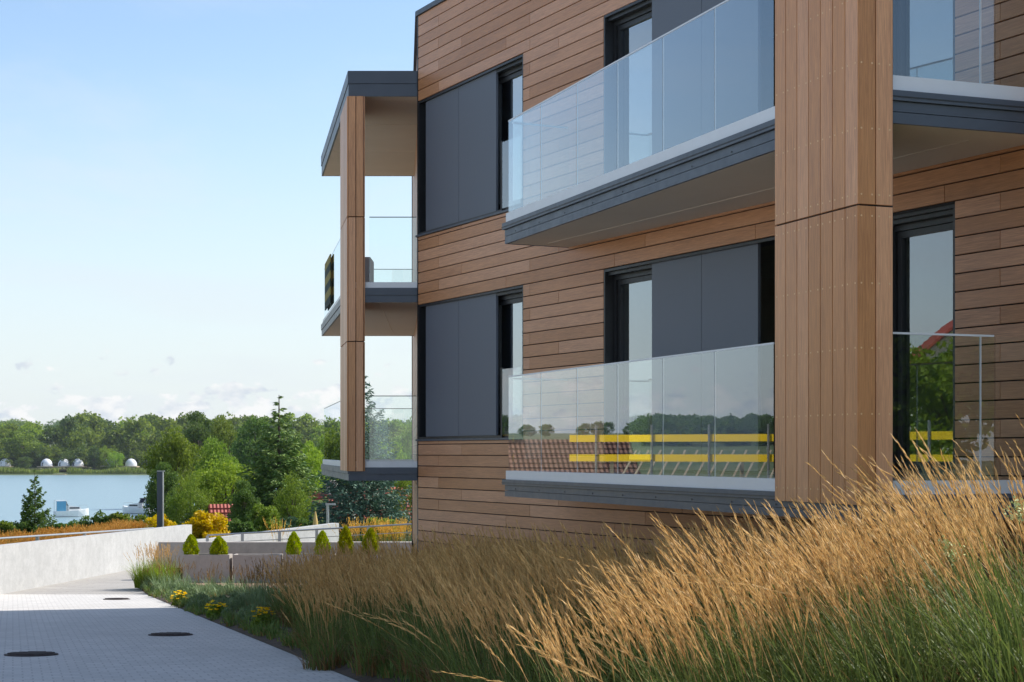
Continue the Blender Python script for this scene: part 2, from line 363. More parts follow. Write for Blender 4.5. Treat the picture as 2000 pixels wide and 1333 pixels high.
def ground():
    ys = sorted(set([-60, -30, 0, 10, 20, 30, 43, 57, 70, 85, 100, 115, 130, 150, 170, 200, 230, 270, 330, 400, 470, 540, 620, 700, 780, 800, 820, 838, 870, 900, 1000, 1100, 1300, 1600, 2000, 2600, 3600, 6000]))
    xs = sorted(set([-6000, -3600, -2400, -1700, -1300, -1000, -800, -650, -520, -430, -350, -290, -240, -200, -165, -135, -110, -90, -70, -50, -35, -20, -10, 0, 10, 30, 60, 120, 250, 600, 1500, 4000]))
    b = MB()
    b.v = [(x, y, zg(x, y)) for y in ys for x in xs]; nx = len(xs)
    b.f = [(j * nx + i, j * nx + i + 1, (j + 1) * nx + i + 1, (j + 1) * nx + i) for j in range(len(ys) - 1) for i in range(nx - 1)]; b.m = [0] * len(b.f)
    o = b.build('ground', M['meadow'], smooth=True); tag(o, kind='structure')
ground()
def sheet(name, rows, mat, dz):        # rows: (Y, Xleft, Xright), laid dz above the ground
    b = MB()
    for (Y, a, c) in rows: b.v += [(a, Y, zn(Y) + dz), (c, Y, zn(Y) + dz)]
    b.f = [(2 * i, 2 * i + 1, 2 * i + 3, 2 * i + 2) for i in range(len(rows) - 1)]; b.m = [0] * len(b.f)
    o = b.build(name, mat); tag(o, kind='structure'); return o
def edge_r(Y): return -1.56 + (Y - 17.7) * (-9.83 + 1.56) / (45.8 - 17.7)      # right edge of the road
def wall_x(Y): return -12.7 + 0.0588 * (Y - 43.2)                             # face of the left wall
def bed_in(Y): return float(np.interp(Y, [20, 27, 39, 46.2, 47], [-1.0, -1.4, -5.0, -9.5, -9.9]))
lake = MB().add([(-700, 175, -9), (3000, 175, -9), (3000, 836, -9), (-700, 836, -9)], [(0, 1, 2, 3)]).build('lake', M['water']); tag(lake, kind='structure')
sheet('road', [(Y, wall_x(max(Y, 20)) - 3 * (Y < 43), edge_r(Y)) for Y in (-20, 0, 10, 20, 30, 43)] + [(43.3, wall_x(43.3), edge_r(43.3))], M['paver'], 0.008)
sheet('path', [(43.3, wall_x(43.3), edge_r(43.3)), (46, wall_x(46), -9.4), (50, wall_x(50), -9.0), (57, wall_x(57), -8), (64, wall_x(64), -4)], M['paver2'], 0.010)
sheet('terrace', [(26, -1.35, -0.9), (27, bed_in(27), -0.9), (33, bed_in(33), 0), (39, bed_in(39), 0), (43, bed_in(43), 0), (46.2, bed_in(46.2), 0), (53, -9.0, 0)], M['deck'], 0.020)
M['bounce_sand'] = plain('pale_bounce_gravel', (0.50, 0.44, 0.35), 0.95, 0, 0.2, 3, 0.5)  # pale surface for the added ground that throws warm light back at the facade
sheet('bounce_ground_left', [(Y, -75, wall_x(max(Y, 20)) - 3.02) for Y in (-60, -30, 0, 10, 20, 30, 40)], M['bounce_sand'], 0.006)  # unseen ground left of the road, added to bounce light onto the shaded facade
sheet('bounce_ground_back', [(Y, edge_r(max(Y, -20)) + 0.02, 45) for Y in (-60, -30, 0)] + [(2, edge_r(2) + 0.02, 45)], M['bounce_sand'], 0.005)  # unseen ground behind the camera, added for the same bounce light
# planted bed between road and house
def bed_z(X, Y):
    e = edge_r(Y); t = max(0, min(1, (X - e) / 2.6)); near = max(0, min(1, (24 - Y) / 14))
    return zn(Y) + 0.014 + 0.10 * min(1, max(0, (X - e) / 0.35)) + 0.24 * max(0, min(1, (18.5 - Y) / 4.0)) * t * t * (3 - 2 * t)
def bed():
    b = MB(); ys = list(np.linspace(2, 27, 26)) + list(np.linspace(28, 46, 19)); nx = 13
    for Y in ys:
        r = bed_in(Y) if Y > 26 else -1.425 + (26.91 - Y) * 0.4912 + 0.02
        for i in range(nx):
            X = edge_r(Y) + (r - edge_r(Y)) * i / (nx - 1)
            b.v.append((X, Y, bed_z(X, Y) + (rng.normal() * 0.015 if 0 < i < nx - 1 else 0)))
    b.f = [(j * nx + i, j * nx + i + 1, (j + 1) * nx + i + 1, (j + 1) * nx + i) for j in range(len(ys) - 1) for i in range(nx - 1)]; b.m = [0] * len(b.f)
    tag(b.build('flower_bed', M['soil'], smooth=True), kind='structure')
bed()
# raised bed behind the left wall
b = MB(); rows = [(28, -1.3), (43.2, -1.36), (62.8, -1.62), (70, -1.9), (80, -3.2)]
for (Y, z) in rows: b.v += [(wall_x(Y) - 24, Y, z - 0.9), (wall_x(Y) - 7, Y, z - 0.1), (wall_x(Y) - 0.1, Y, z)]
b.f = [(3 * i + k, 3 * i + k + 1, 3 * i + k + 4, 3 * i + k + 3) for i in range(len(rows) - 1) for k in range(2)]; b.m = [0] * len(b.f)
tag(b.build('terrain_bank', M['meadow'], smooth=True), kind='structure')

# ------------------------------------------------------------------ the apartment house (local: x along facade, y inwards, z up)
C0 = Vector((-1.425, 26.91)); DF = Vector((0.4409, -0.8976)); DI = Vector((0.8976, 0.4409))
def w2l(x, y):
    p = Vector((x, y)) - C0; return (p.dot(DF), p.dot(DI))
def s_of(xp): return 29.98 * (1 - 1490 / (xp + 670))
house = empty('apartment_house', (C0.x, C0.y, 0), math.atan2(DF.y, DF.x))
tag(house, 'wood clad apartment house with angular glass balconies and dark grey panels', 'building')
ZT = 8.25
OPEN = [(0.0, 3.63, 1.714, 3.78), (0.0, 3.63, 4.864, 6.92), (5.87, 9.75, 1.27, 3.775), (5.87, 9.75, 4.50, 6.93), (11.30, 12.39, 1.27, 3.755), (11.30, 12.39, 4.50, 6.93)]
SMAX = 14.5
def intervals(z0, z1, lo=0.0, hi=SMAX):
    cuts = sorted((max(lo, a), min(hi, b_)) for a, b_, c, d in OPEN if c < z1 - 1e-4 and d > z0 + 1e-4)
    out = []; p = lo
    for a, b_ in cuts:
        if a > p + 1e-3: out.append((p, a))
        p = max(p, b_)
    if p < hi - 1e-3: out.append((p, hi))
    return out
zb = sorted(set([-2.6, ZT] + [o[2] for o in OPEN] + [o[3] for o in OPEN]))
b = MB()
for z0, z1 in zip(zb[:-1], zb[1:]):
    for a, c in intervals(z0, z1): b.box(a, c, 0.0, 0.24, z0, z1)
SL = 11.0; sdv = Vector((-0.065, 0.998)).normalized(); S1 = C0 + sdv * SL
s1 = w2l(*S1); body = [(SMAX, 0.0), (SMAX, 13.0), (s1[0] + 13 * 0.55, s1[1] + 11), s1, (0.0, 0.0)]
for i in range(3): b.slab(body[i], body[i + 1], 0.24, -2.6, ZT)
b.slab(body[3], (body[4][0] , body[4][1] + 0.002), 0.24, -2.6, ZT)
wall = b.build('wall', M['backing'], house)
MB().prism([(p[0], p[1]) for p in body], ZT - 0.3, ZT - 0.02).build('roof', M['roofing'], house)
# parapet cap
b = MB(); b.box(-0.03, SMAX, -0.06, 0.25, ZT + 0.0, ZT + 0.075); b.slab(s1, (-0.03, 0.0), -0.06, ZT + 0.002, ZT + 0.073); b.build('parapet_cap', M['dark'], house)
# facade boards
PITCH, GAP, Z00 = 0.1656, 0.0095, 1.631
_pm = {}
def board_mesh(Ln, w, t, mat, key):
    k = (key, round(Ln, 3), round(w, 3))
    if k not in _pm:
        e = 0.0022
        m_ = MB(); a = Ln / 2
        m_.add([(-a, 0, 0), (a, 0, 0), (a, 0, w), (-a, 0, w), (-a + e, -t, e), (a - e, -t, e), (a - e, -t, w - e), (-a + e, -t, w - e)],
               [(0, 1, 2, 3), (5, 4, 7, 6), (1, 0, 4, 5), (2, 1, 5, 6), (3, 2, 6, 7), (0, 3, 7, 4)][0:1] + [(4, 5, 6, 7), (0, 1, 5, 4), (1, 2, 6, 5), (2, 3, 7, 6), (3, 0, 4, 7)])
        _pm[k] = m_.mesh('plank', mat)
    return _pm[k]
rest = MB(); nplank = 0
for k in range(-16, 41):
    z0 = Z00 + k * PITCH + GAP / 2; z1 = min(z0 + PITCH - GAP, ZT - 0.005)
    if z1 - z0 < 0.03: continue
    off = 0.784 if k % 2 == 0 else 0.05
    if k % 4 == 3: off = 1.62
    joints = [off + 3.05 * i for i in range(-1, 8)]
    # run along the row; where an opening edge crosses it, only that stretch is cut narrower
    br = sorted(set([0.0, 14.5] + [e_ for o in OPEN for e_ in o[:2] if 0 < e_ < 14.5])); segs = []
    for a, c in zip(br[:-1], br[1:]):
        zr = [(z0, z1)]
        for o in OPEN:
            if o[0] < (a + c) / 2 < o[1]:
                zr = [q for (p_, r_) in zr for q in ((p_, min(r_, o[2] - 0.036)), (max(p_, o[3] + 0.004), r_)) if q[1] - q[0] > 0.025]
        for q in zr:
            for sg in segs:
                if abs(sg[1] - a) < 1e-6 and abs(sg[2] - q[0]) < 1e-6 and abs(sg[3] - q[1]) < 1e-6: sg[1] = c; break
            else: segs.append([a, c, q[0], q[1]])
    for a, c, zlo, zhi in segs:
        cuts = [a] + [j for j in joints if a + 0.06 < j < c - 0.06] + [c]
        for p, q in zip(cuts[:-1], cuts[1:]):
            p_, q_ = p + 0.002, q - 0.002
            Yf = 26.91 - p_ * 0.8976
            seen = zlo < CAMZ + 885 / FPX * Yf and p_ < 13.3 and zhi > CAMZ - 260 / FPX * Yf * (1.0 if p_ < 8 else 0.8)
            if seen and nplank < 300:
                nplank += 1
                o = link('plank', board_mesh(q_ - p_, zhi - zlo, 0.022, M['plank'], 'p'), wall, ((p_ + q_) / 2, -0.006, zlo))
            else: rest.box(p_, q_, -0.028, -0.006, zlo, zhi)
o = rest.build('plank_rows', M['plank'], wall); o['kind'] = 'stuff'
print('planks', nplank)
# side wall cladding (seen edge-on): boards of the side wall
b = MB()
for k in range(-12, 40):
    z0 = Z00 + k * PITCH + GAP / 2
    b.slab(s1, (-0.004, 0.02), -0.028, z0, min(z0 + PITCH - GAP, ZT - 0.01))
o = b.build('side_plank_rows', M['plank'], house); o['kind'] = 'stuff'
MB().box(-0.075, -0.012, -0.012, 0.05, -1.4, 0.95).build('downpipe', M['frame'], house)
MB().box(-0.034, -0.006, -0.030, 0.03, 0.95, ZT).build('corner_profile', M['frame'], house)

def window(s0, s1_, z0, z1, parts, upper):
    """parts: list of (kind, sa, sb) with kind panel / glass; the opening is lined dark"""
    w = empty('window', ((s0 + s1_) / 2, 0, z0), 0, house); cx = (s0 + s1_) / 2
    h = z1 - z0
    b = MB(); t = 0.03; dpt = 0.22
    b.box(s0 - cx, s0 + t - cx, -0.024, dpt, 0, h); b.box(s1_ - t - cx, s1_ - cx, -0.024, dpt, 0, h)
    b.box(s0 + t - cx, s1_ - t - cx, -0.024, dpt, h - t, h)
    b.box(s0 + t - cx, s1_ - t - cx, -0.020, dpt, 0, t); b.build('lining', M['frame'], w)
    MB().box(s0 - cx - 0.0 * (s0 > 0) - 0.03, s1_ - cx + 0.0, -0.062, 0.02, -0.032, -0.003).build('sill', M['dark'], w)
    # room behind
    b = MB(); x0, x1, yb = s0 + 0.01 - cx, s1_ - 0.01 - cx, 3.2
    b.add([(x0, 0.24, 0), (x1, 0.24, 0), (x1, yb, 0), (x0, yb, 0), (x0, 0.24, h), (x1, 0.24, h), (x1, yb, h), (x0, yb, h)],
          [(0, 1, 2, 3), (7, 6, 5, 4), (3, 2, 6, 7), (0, 3, 7, 4), (2, 1, 5, 6)]); b.build('room', M['room'], w)
    for kind, a, c in parts:
        a -= cx; c -= cx
        if kind == 'panel':
            MB().box(a, c, 0.016, 0.05, 0.004 + t, h - 0.012 - t * 0.3).build('panel', M['panel'], w)
        elif kind == 'glass':
            b = MB(); f1, f2 = 0.055, 0.06
            for (ya, yb_, e, ww) in ((0.10, 0.17, 0.0, f1), (0.125, 0.185, f1 + 0.004, f2)):
                z_a, z_b = t + e, h - t - e - 0.045
                b.box(a + e, a + e + ww, ya, yb_, z_a, z_b); b.box(c - e - ww, c - e, ya, yb_, z_a, z_b)
                b.box(a + e + ww, c - e - ww, ya, yb_, z_b - ww, z_b); b.box(a + e + ww, c - e - ww, ya, yb_, z_a, z_a + ww)
            fr = b.build('frame', M['frame'], w)
            e = f1 + f2
            MB().box(a + e, c - e, 0.148, 0.166, t + e, h - t - e - 0.045).build('pane', M['pane'], w)
            MB().box(a, c, 0.02, 0.19, h - t - 0.043, h - t - 0.002).build('blind_box', M['frame'], w)
        elif kind == 'curtain':
            n = int((c - a) / 0.022); pts = [(a + (c - a) * i / n, 0.30 + 0.03 * math.sin(i * 0.85) + 0.01 * math.sin(i * 2.3)) for i in range(n + 1)]
            b = MB(); b.v = [(x, y, z) for x, y in pts for z in (0.03, h - 0.05)]
            b.f = [(2 * i, 2 * i + 2, 2 * i + 3, 2 * i + 1) for i in range(n)]; b.m = [0] * n
            b.build('curtain', M['curtain'], w, smooth=True)
        elif kind == 'guard':
            g = MB().box(a, c, -0.05, -0.038, 0.03, 0.95).build('guard_glass', M['glass'], w)
            MB().box(a, a + 0.03, -0.055, -0.02, 0.0, 0.97).build('guard_rail', M['frame'], w)
    return w
for zz in (0, 1):
    o = OPEN[zz]
    window(*o[:4], [('panel', s_of(830), s_of(894) - 0.004), ('panel', s_of(894) + 0.004, s_of(967)), ('glass', s_of(967) - 0.25, 3.60), ('curtain', 3.02, 3.62), ('guard', s_of(968) + 0.28, 3.60)], zz)
for zz in (2, 3):
    o = OPEN[zz]
    window(*o[:4], [('glass', 5.90, 7.6), ('panel', s_of(1271), s_of(1368) - 0.004), ('panel', s_of(1368) + 0.004, s_of(1478)), ('curtain', 6.72, 7.9)], zz)
for zz in (4, 5):
    o = OPEN[zz]
    window(*o[:4], [('glass', 11.33, 12.40 + 0.08)], zz)

# ------------------------------------------------------------------ wedge balconies on the facade
P0 = w2l(0.76, 22.46); P1 = w2l(-0.078, 22.07); P2 = w2l(2.774, 13.87); P3 = w2l(4.62, 14.60)
e1 = (Vector(P2) - Vector(P1)).normalized(); e2 = (Vector(P3) - Vector(P2)).normalized()
def off_poly(d, cut=0.30, n=5):
    """balcony outline pushed outwards by d; apex rounded; order P0 P1 ... P3"""
    n0 = Vector((-1, 0)); n1 = Vector((e1.y, -e1.x)); n2 = Vector((e2.y, -e2.x))
    a = Vector(P1) + n1 * d; a = a + e1 * ((P1[0] - d - a.x) / e1.x if abs(e1.x) > 1e-6 else 0)
    def isect(p, u, q, v):
        m_ = Matrix(((u.x, -v.x), (u.y, -v.y))); t = m_.inverted() @ (q - p); return p + u * t[0]
    A = isect(Vector(P2) + n1 * d, e1, Vector(P2) + n2 * d, e2)
    B0 = A - e1 * cut; B1 = A + e2 * cut
    arc = [(B0.lerp(A, t)).lerp(A.lerp(B1, t), t) for t in [i / n for i in range(n + 1)]]
    c = isect(Vector(P3) + n2 * d, e2, Vector((0, -0.03)), Vector((1, 0)))
    return [(P1[0] - d, -0.03), (a.x, a.y)] + [tuple(p) for p in arc] + [(c.x, -0.03)]
def balcony(zs, zdt, zwt, zgt, low):
    bal = empty('balcony', (0, 0, 0), 0, house)
    seam = zs + (zdt - zs) * 0.36; lip = zs + (zdt - zs) * 0.70
    MB().prism(off_poly(-0.02), zs + 0.012, zdt).build('slab', M['dark'], bal)
    sf = MB().prism(off_poly(-0.035), zs + 0.002, zs + 0.011).build('soffit', M['soffit'], bal)
    q0, q1 = Vector(P1), Vector(P2)
    sm = MB()
    for f_ in (0.52,):
        a_ = Vector((P1[0] + 0.3, -0.03 - 0.45)); b_ = Vector((q1.x - 0.3, -0.62))
        sm.slab(a_, b_, 0.012, zs - 0.002, zs + 0.004)
    sm.build('soffit_seam', M['seam'], bal)
    def band(name, d, z0, z1, mat, thick=0.03):
        o_ = off_poly(d); i_ = off_poly(d - thick)
        b = MB(); n = len(o_)
        for i in range(n - 1):
            b.prism([o_[i], o_[i + 1], i_[i + 1], i_[i]], z0, z1)
        return b.build(name, mat, bal)
    band('fascia_board', 0.010, zs, seam - 0.003, M['dark']); band('fascia_board', 0.010, seam + 0.003, lip - 0.004, M['dark'])
    band('fascia_trim', 0.040, lip, zdt + 0.004, M['dark'], 0.06)
    band('drip_edge', 0.048, lip + (zdt - lip) * 0.35, lip + (zdt - lip) * 0.45, M['frame'], 0.02)
    band('base_channel', 0.0, zdt + 0.004, zwt, M['alu'], 0.09)
    MB().prism(off_poly(-0.10), zdt, zwt - 0.03).build('floor', M['planter'], bal)
    sc = MB()
    for i in range(9):
        p = Vector(P1) + e1 * (0.4 + i * 0.86); n1 = Vector((e1.y, -e1.x)); p = p + n1 * 0.012
        sc.tube([(p.x, p.y, seam + 0.025), (p.x + n1.x * 0.004, p.y + n1.y * 0.004, seam + 0.025)], 0.009, 6)
    o_ = sc.build('screws', M['frame'], bal); o_['kind'] = 'stuff'
    # glass
    Ltot = (w2l(*(px(1509, 0, 22.07 * 1183 / (1509 + 195)).xy))[0] - P1[0]) / e1.x
    n1 = Vector((e1.y, -e1.x)); n2 = Vector((e2.y, -e2.x))
    def pane(a, b_, nrm):
        g = MB(); a = a - nrm * 0.035; b_ = b_ - nrm * 0.035
        g.slab(a, b_, 0.016, zwt - 0.05, zgt); p = g.build('glass_panel', M['glass'], bal)
        return p
    def cap(a, b_, nrm):
        a = a - nrm * 0.031; b_ = b_ - nrm * 0.031
        MB().slab(a, b_, 0.024, zgt - 0.004, zgt + 0.012).build('handrail', M['alu'], bal)
    np_ = 6; w = Ltot / np_
    for i in range(np_): pane(Vector(P1) + e1 * (i * w + 0.006), Vector(P1) + e1 * ((i + 1) * w - 0.006), n1)
    cap(Vector(P1) + e1 * 0.0, Vector(P1) + e1 * Ltot, n1)
    cl = MB()
    for i in range(1, np_):
        p = Vector(P1) + e1 * (i * w); a = p - n1 * 0.038 - e1 * 0.004; c = p - n1 * 0.038 + e1 * 0.004
        cl.slab(a, c, 0.010, zwt, zgt)
    cl.build('glass_joint', M['alu'], bal)
    # return pane on the left end
    a = Vector((P1[0] + 0.03, P1[1] + 0.07)); c = Vector((P1[0] + 0.03, -0.06)); n0 = Vector((-1, 0))
    pane(c, a, n0); MB().slab(c, a, 0.02, zgt - 0.03, zgt - 0.01).build('handrail', M['alu'], bal)
    # right wing
    R0 = Vector(w2l(*px(1744, 0, 14.0).xy)); R1 = Vector(w2l(*px(1920, 0, 14.31).xy)); R2 = Vector(w2l(4.55, 14.57))
    def on2(p): return Vector(P2) + e2 * ((p - Vector(P2)).dot(e2))
    R0, R1, R2 = on2(R0), on2(R1), on2(R2)
    R2 = R1 + e2 * 0.13
    pane(R0, R1 - e2 * 0.006, n2); pane(R1 + e2 * 0.006, R2, n2)
    cap(R0, R2, n2); pane(R2 + Vector((0.0, 0.02)), Vector((R2.x, -0.05)), Vector((1, 0)))
    MB().slab(R1 - n2 * 0.034 - e2 * 0.004, R1 - n2 * 0.034 + e2 * 0.004, 0.018, zwt, zgt).build('glass_joint', M['alu'], bal)
    return bal
balcony(4.148, 4.405, 4.535, 5.705, False)
balcony(0.950, 1.160, 1.275, 2.462, True)

# ------------------------------------------------------------------ board clad column at the balcony tip
colm = empty('column', (0, 0, 0), 0, house)
n1 = Vector((e1.y, -e1.x)); n2 = Vector((e2.y, -e2.x))
def isect(p, u, q, v):
    t = Matrix(((u.x, -v.x), (u.y, -v.y))).inverted() @ (q - p); return p + u * t[0]
DCO = 0.055
A = isect(Vector(P2) + n1 * DCO, e1, Vector(P2) + n2 * DCO, e2)
# apex so that it is seen at x = 1680
K0 = A - e1 * 1.40; K1 = A; K2 = A + e2 * 0.33
core = [K0 - n1 * 0.022, K1 - n1 * 0.022 - n2 * 0.022, K2 - n2 * 0.022, K2 - n2 * 0.5 - e2 * 0.0, K0 - n1 * 0.5]
ZC0, ZJ, ZC1 = 1.085, 3.47, 8.2
MB().prism([tuple(p) for p in core], ZC0 + 0.02, ZC1).build('core', M['backing'], colm)
rv = MB()
def col_face(Ka, Kb, nrm, nb):
    d = (Kb - Ka); Lf = d.length; d.normalize(); w = Lf / nb; ang = math.atan2(d.y, d.x)
    for i in range(nb):
        for (za, zz) in ((ZC0, ZJ - 0.006), (ZJ + 0.006, 5.86), (5.872, ZC1)):
            me = board_mesh(zz - za, w - 0.007, 0.022, M['post'], 'c')
            o = link('plank', me, colm); c = Ka + d * (i * w + w - 0.0035)
            # board mesh: x length, z width, -y outwards -> stand it upright
            Mx = Matrix(((0, 0, -d.x, 0), (0, 0, -d.y, 0), (1, 0, 0, 0), (0, 0, 0, 1)))
            yo = Vector((-nrm.x, -nrm.y, 0)); Mx[0][1], Mx[1][1], Mx[2][1] = yo
            Mx.translation = Vector((c.x - nrm.x * 0.022, c.y - nrm.y * 0.022, (za + zz) / 2))
            o.matrix_local = Mx
        for zr in (1.20, 1.81, 2.335, 2.85, 3.385, 3.555, 4.08, 4.6, 5.12):
            for f_ in (0.2, 0.8):
                p = Ka + d * ((i + f_) * w)
                rv.tube([(p.x - nrm.x * 0.004, p.y - nrm.y * 0.004, zr), (p.x + nrm.x * 0.0015, p.y + nrm.y * 0.0015, zr)], 0.0082, 6)
col_face(K0, K1, n1, 7); col_face(K1, K2, n2, 2)
o = rv.build('rivets', M['rivet'], colm); o['kind'] = 'stuff'
MB().slab(K2 - n2 * 0.022, K2 - n2 * 0.45, -0.012, ZC0 + 0.01, ZC1).build('side_board', M['frame'], colm)

# ------------------------------------------------------------------ stacked balcony on the far side of the house
def LW(x, y): return Vector(w2l(x, y))
YA, YB = 27.0, 34.8
XA1 = -1.36; XA0 = -2.535
def xl(Y): return XA0 - 0.163 * (Y - YA)                        # outer edge runs back and outwards
def xs(Y): return C0.x - 0.065 * (Y - C0.y) + 0.02
def side_poly(d):
    return [tuple(LW(xl(YA - d) - d, YA - d)), tuple(LW(xs(YA) - 0.02, YA - d)), tuple(LW(xs(YB), YB + d)), tuple(LW(xl(YB + d) - d, YB + d))]
sb_ = empty('side_balcony', (0, 0, 0), 0, house)
def deck(name, zs, zdt, zwt, roof=False):
    MB().prism(side_poly(-0.02), zs + 0.012, zdt).build('slab', M['dark'], sb_)
    MB().prism(side_poly(-0.03), zs + 0.003, zs + 0.011).build('soffit', M['soffit'], sb_)
    def band(nm, d, a, c, mat, th=0.03):
        o_, i_ = side_poly(d), side_poly(d - th); b = MB()
        for i in (0, 2, 3):
            j = (i + 1) % 4; b.prism([o_[i], o_[j], i_[j], i_[i]], a, c)
        b.build(nm, mat, sb_)
    mid = (zs + zdt) / 2
    band('fascia_board', 0.0, zs, mid - 0.003, M['dark']); band('fascia_board', 0.012, mid + 0.003, zdt + 0.004, M['dark'])
    if not roof:
        band('base_channel', -0.02, zdt + 0.004, zwt, M['alu'], 0.08)
        MB().prism(side_poly(-0.1), zdt, zwt - 0.04).build('floor', M['planter'], sb_)
        sp = side_poly(-0.05); b1 = []
        def gl(a, c):
            MB().slab(a, c, 0.014, zwt - 0.04, zwt + 1.01).build('glass_panel', M['glass'], sb_)
            MB().slab(a, c, 0.018, zwt + 1.008, zwt + 1.02).build('handrail', M['frame'], sb_)
        p = [Vector(q) for q in sp]
        gl(p[0].lerp(p[1], 0.26), p[1].lerp(p[0], 0.05)); gl(p[2].lerp(p[3], 0.03), p[3])
        nseg = 7
        for i in range(nseg): gl(p[3].lerp(p[0], i / nseg + 0.001), p[3].lerp(p[0], (i + 1) / nseg - 0.001) if i < nseg - 1 else p[3].lerp(p[0], 0.985))
deck('roof', 7.03, 7.42, 7.42, True); deck('deck', 3.835, 4.055, 4.15); deck('deck', 1.07, 1.27, 1.37)
sm = MB(); sm.slab(LW(-2.05, YA + 0.05), LW(-2.35, YB - 0.1), 0.012, 3.834, 3.84)
for yy in (29.3, 31.9): sm.slab(LW(xl(yy) + 0.05, yy), LW(xs(yy) - 0.02, yy), 0.012, 7.027, 7.034)
sm.build('soffit_seam', M['seam'], sb_)
fin = empty('fin_column', (0, 0, 0), 0, house)
FX0, FX1 = -2.535, -2.30
fw = [LW(FX0 + 0.0, YA - 0.03), LW(FX1, YA - 0.03), LW(FX1 - 0.163 * 1.6, YA + 1.6), LW(FX0 - 0.163 * 1.62, YA + 1.6)]
ctr = sum(fw, Vector((0, 0))) / 4
MB().prism([tuple(p.lerp(ctr, 0.10)) for p in fw], 1.25, 7.03).build('core', M['backing'], fin)
def fin_face(a, c, nb, out):
    d = c - a; Lf = d.length; d.normalize(); w = Lf / nb
    for i in range(nb):
        for za, zz in ((1.215, 3.22), (3.232, 5.15), (5.162, 7.026)):
            me = board_mesh(zz - za, w - 0.007, 0.022, M['post'], 'c'); o = link('plank', me, fin)
            cc_ = a + d * (i * w + w - 0.0035)
            Mx = Matrix(((0, -out.x, -d.x, 0), (0, -out.y, -d.y, 0), (1, 0, 0, 0), (0, 0, 0, 1)))
            Mx.translation = Vector((cc_.x, cc_.y, (za + zz) / 2)); o.matrix_local = Mx
inn = lambda a, c: Vector(((c - a).y, -(c - a).x)).normalized()
fin_face(fw[0], fw[1], 2, inn(fw[0], fw[1])); fin_face(fw[3], fw[0], 4, inn(fw[3], fw[0])); fin_face(fw[1], fw[2], 4, inn(fw[1], fw[2]))
# air conditioner on the middle deck (a thing standing on the balcony)
p_ = px(716, 552, 28.4)
ac = empty('air_conditioner', (p_.x, 28.4, 4.12)); tag(ac, 'pale grey air conditioner unit standing on the middle side balcony behind the post', 'air conditioner')
MB().box(-0.12, 0.07, -0.15, 0.62, 0.06, 0.56).build('casing', M['ac'], ac)
b = MB()
for i in range(11): b.box(-0.135, -0.122, -0.10, 0.56, 0.10 + i * 0.04, 0.12 + i * 0.04)
b.build('grille', M['frame'], ac)
b = MB(); b.box(-0.1, 0.05, -0.1, -0.05, 0, 0.06); b.box(-0.1, 0.05, 0.5, 0.55, 0, 0.06); b.build('foot', M['frame'], ac)
# striped panel set against the glass of the middle deck
mt = empty('striped_panel', (xl(33) + 0.012, 33, 4.22)); tag(mt, 'yellow and dark green striped panel set against the side balcony glass', 'mat')
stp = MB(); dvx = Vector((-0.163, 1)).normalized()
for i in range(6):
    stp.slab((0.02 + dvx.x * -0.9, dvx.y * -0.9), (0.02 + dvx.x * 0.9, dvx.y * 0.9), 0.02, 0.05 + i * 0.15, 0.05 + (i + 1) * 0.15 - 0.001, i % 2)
stp.build('stripes', [plain('stripe_green', (0.03, 0.045, 0.035), 0.9), plain('stripe_yellow', (0.26, 0.21, 0.06), 0.9)], mt)

# ------------------------------------------------------------------ walls, planters, rails
b = MB(); n = 14
for i in range(n + 1):
    Y = 30 + (62.8 - 30) * i / n; zt_ = -0.81 - (Y - 43.2) * 0.0141; zb_ = zn(Y) - 0.3
    b.v += [(wall_x(Y), Y, zb_), (wall_x(Y), Y, zt_), (wall_x(Y) - 0.30, Y, zt_), (wall_x(Y) - 0.30, Y, zb_)]
for i in range(n):
    for k in range(4): b.f.append((4 * i + k, 4 * i + 4 + k, 4 * i + 4 + (k + 1) % 4, 4 * i + (k + 1) % 4))
b.f += [(0, 1, 2, 3), (4 * n + 3, 4 * n + 2, 4 * n + 1, 4 * n)]; b.m = [0] * len(b.f)
tag(b.build('retaining_wall', M['concrete']), 'long pale concrete retaining wall sunlit along the left side of the road', 'wall')
r0 = (-10.5, 58.0); r1 = (-6.56, 66.0)
b = MB().prism([r0, r1, (r1[0] - 0.28, r1[1] + 0.13), (r0[0] - 0.28, r0[1] + 0.13)], -3.0, [-1.42, -1.16, -1.16, -1.42])
tag(b.build('ramp_wall', M['concrete']), 'white sloping concrete ramp wall behind the planters, rising to the right', 'wall')
bw = empty('bench_wall', (-6.5, 49.6, -2.1)); tag(bw, 'long grey concrete wall raised off the ground behind the planters, with slanted end', 'wall')
b = MB(); yb0, yb1 = -0.1, 0.25
b.add([(-3.78, yb0, 0.33), (3.9, yb0, 0.33), (3.9, yb0, 1.06), (-3.55, yb0, 1.06), (-3.78, yb1, 0.33), (3.9, yb1, 0.33), (3.9, yb1, 1.06), (-3.55, yb1, 1.06)],
      [(0, 1, 2, 3), (5, 4, 7, 6), (4, 5, 1, 0), (3, 2, 6, 7), (1, 5, 6, 2), (4, 0, 3, 7)]); b.build('beam', M['planter'], bw)
for x in (-3.70, -2.4, 0.0, 2.4): MB().box(x, x + 0.22, yb0 + 0.06, yb1 - 0.02, -0.1, 0.329).build('support', M['planter'], bw)
MB().box(-3.4, 3.9, yb1 + 0.02, yb1 + 0.10, -0.1, 0.6).build('back_panel', M['backing'], bw)
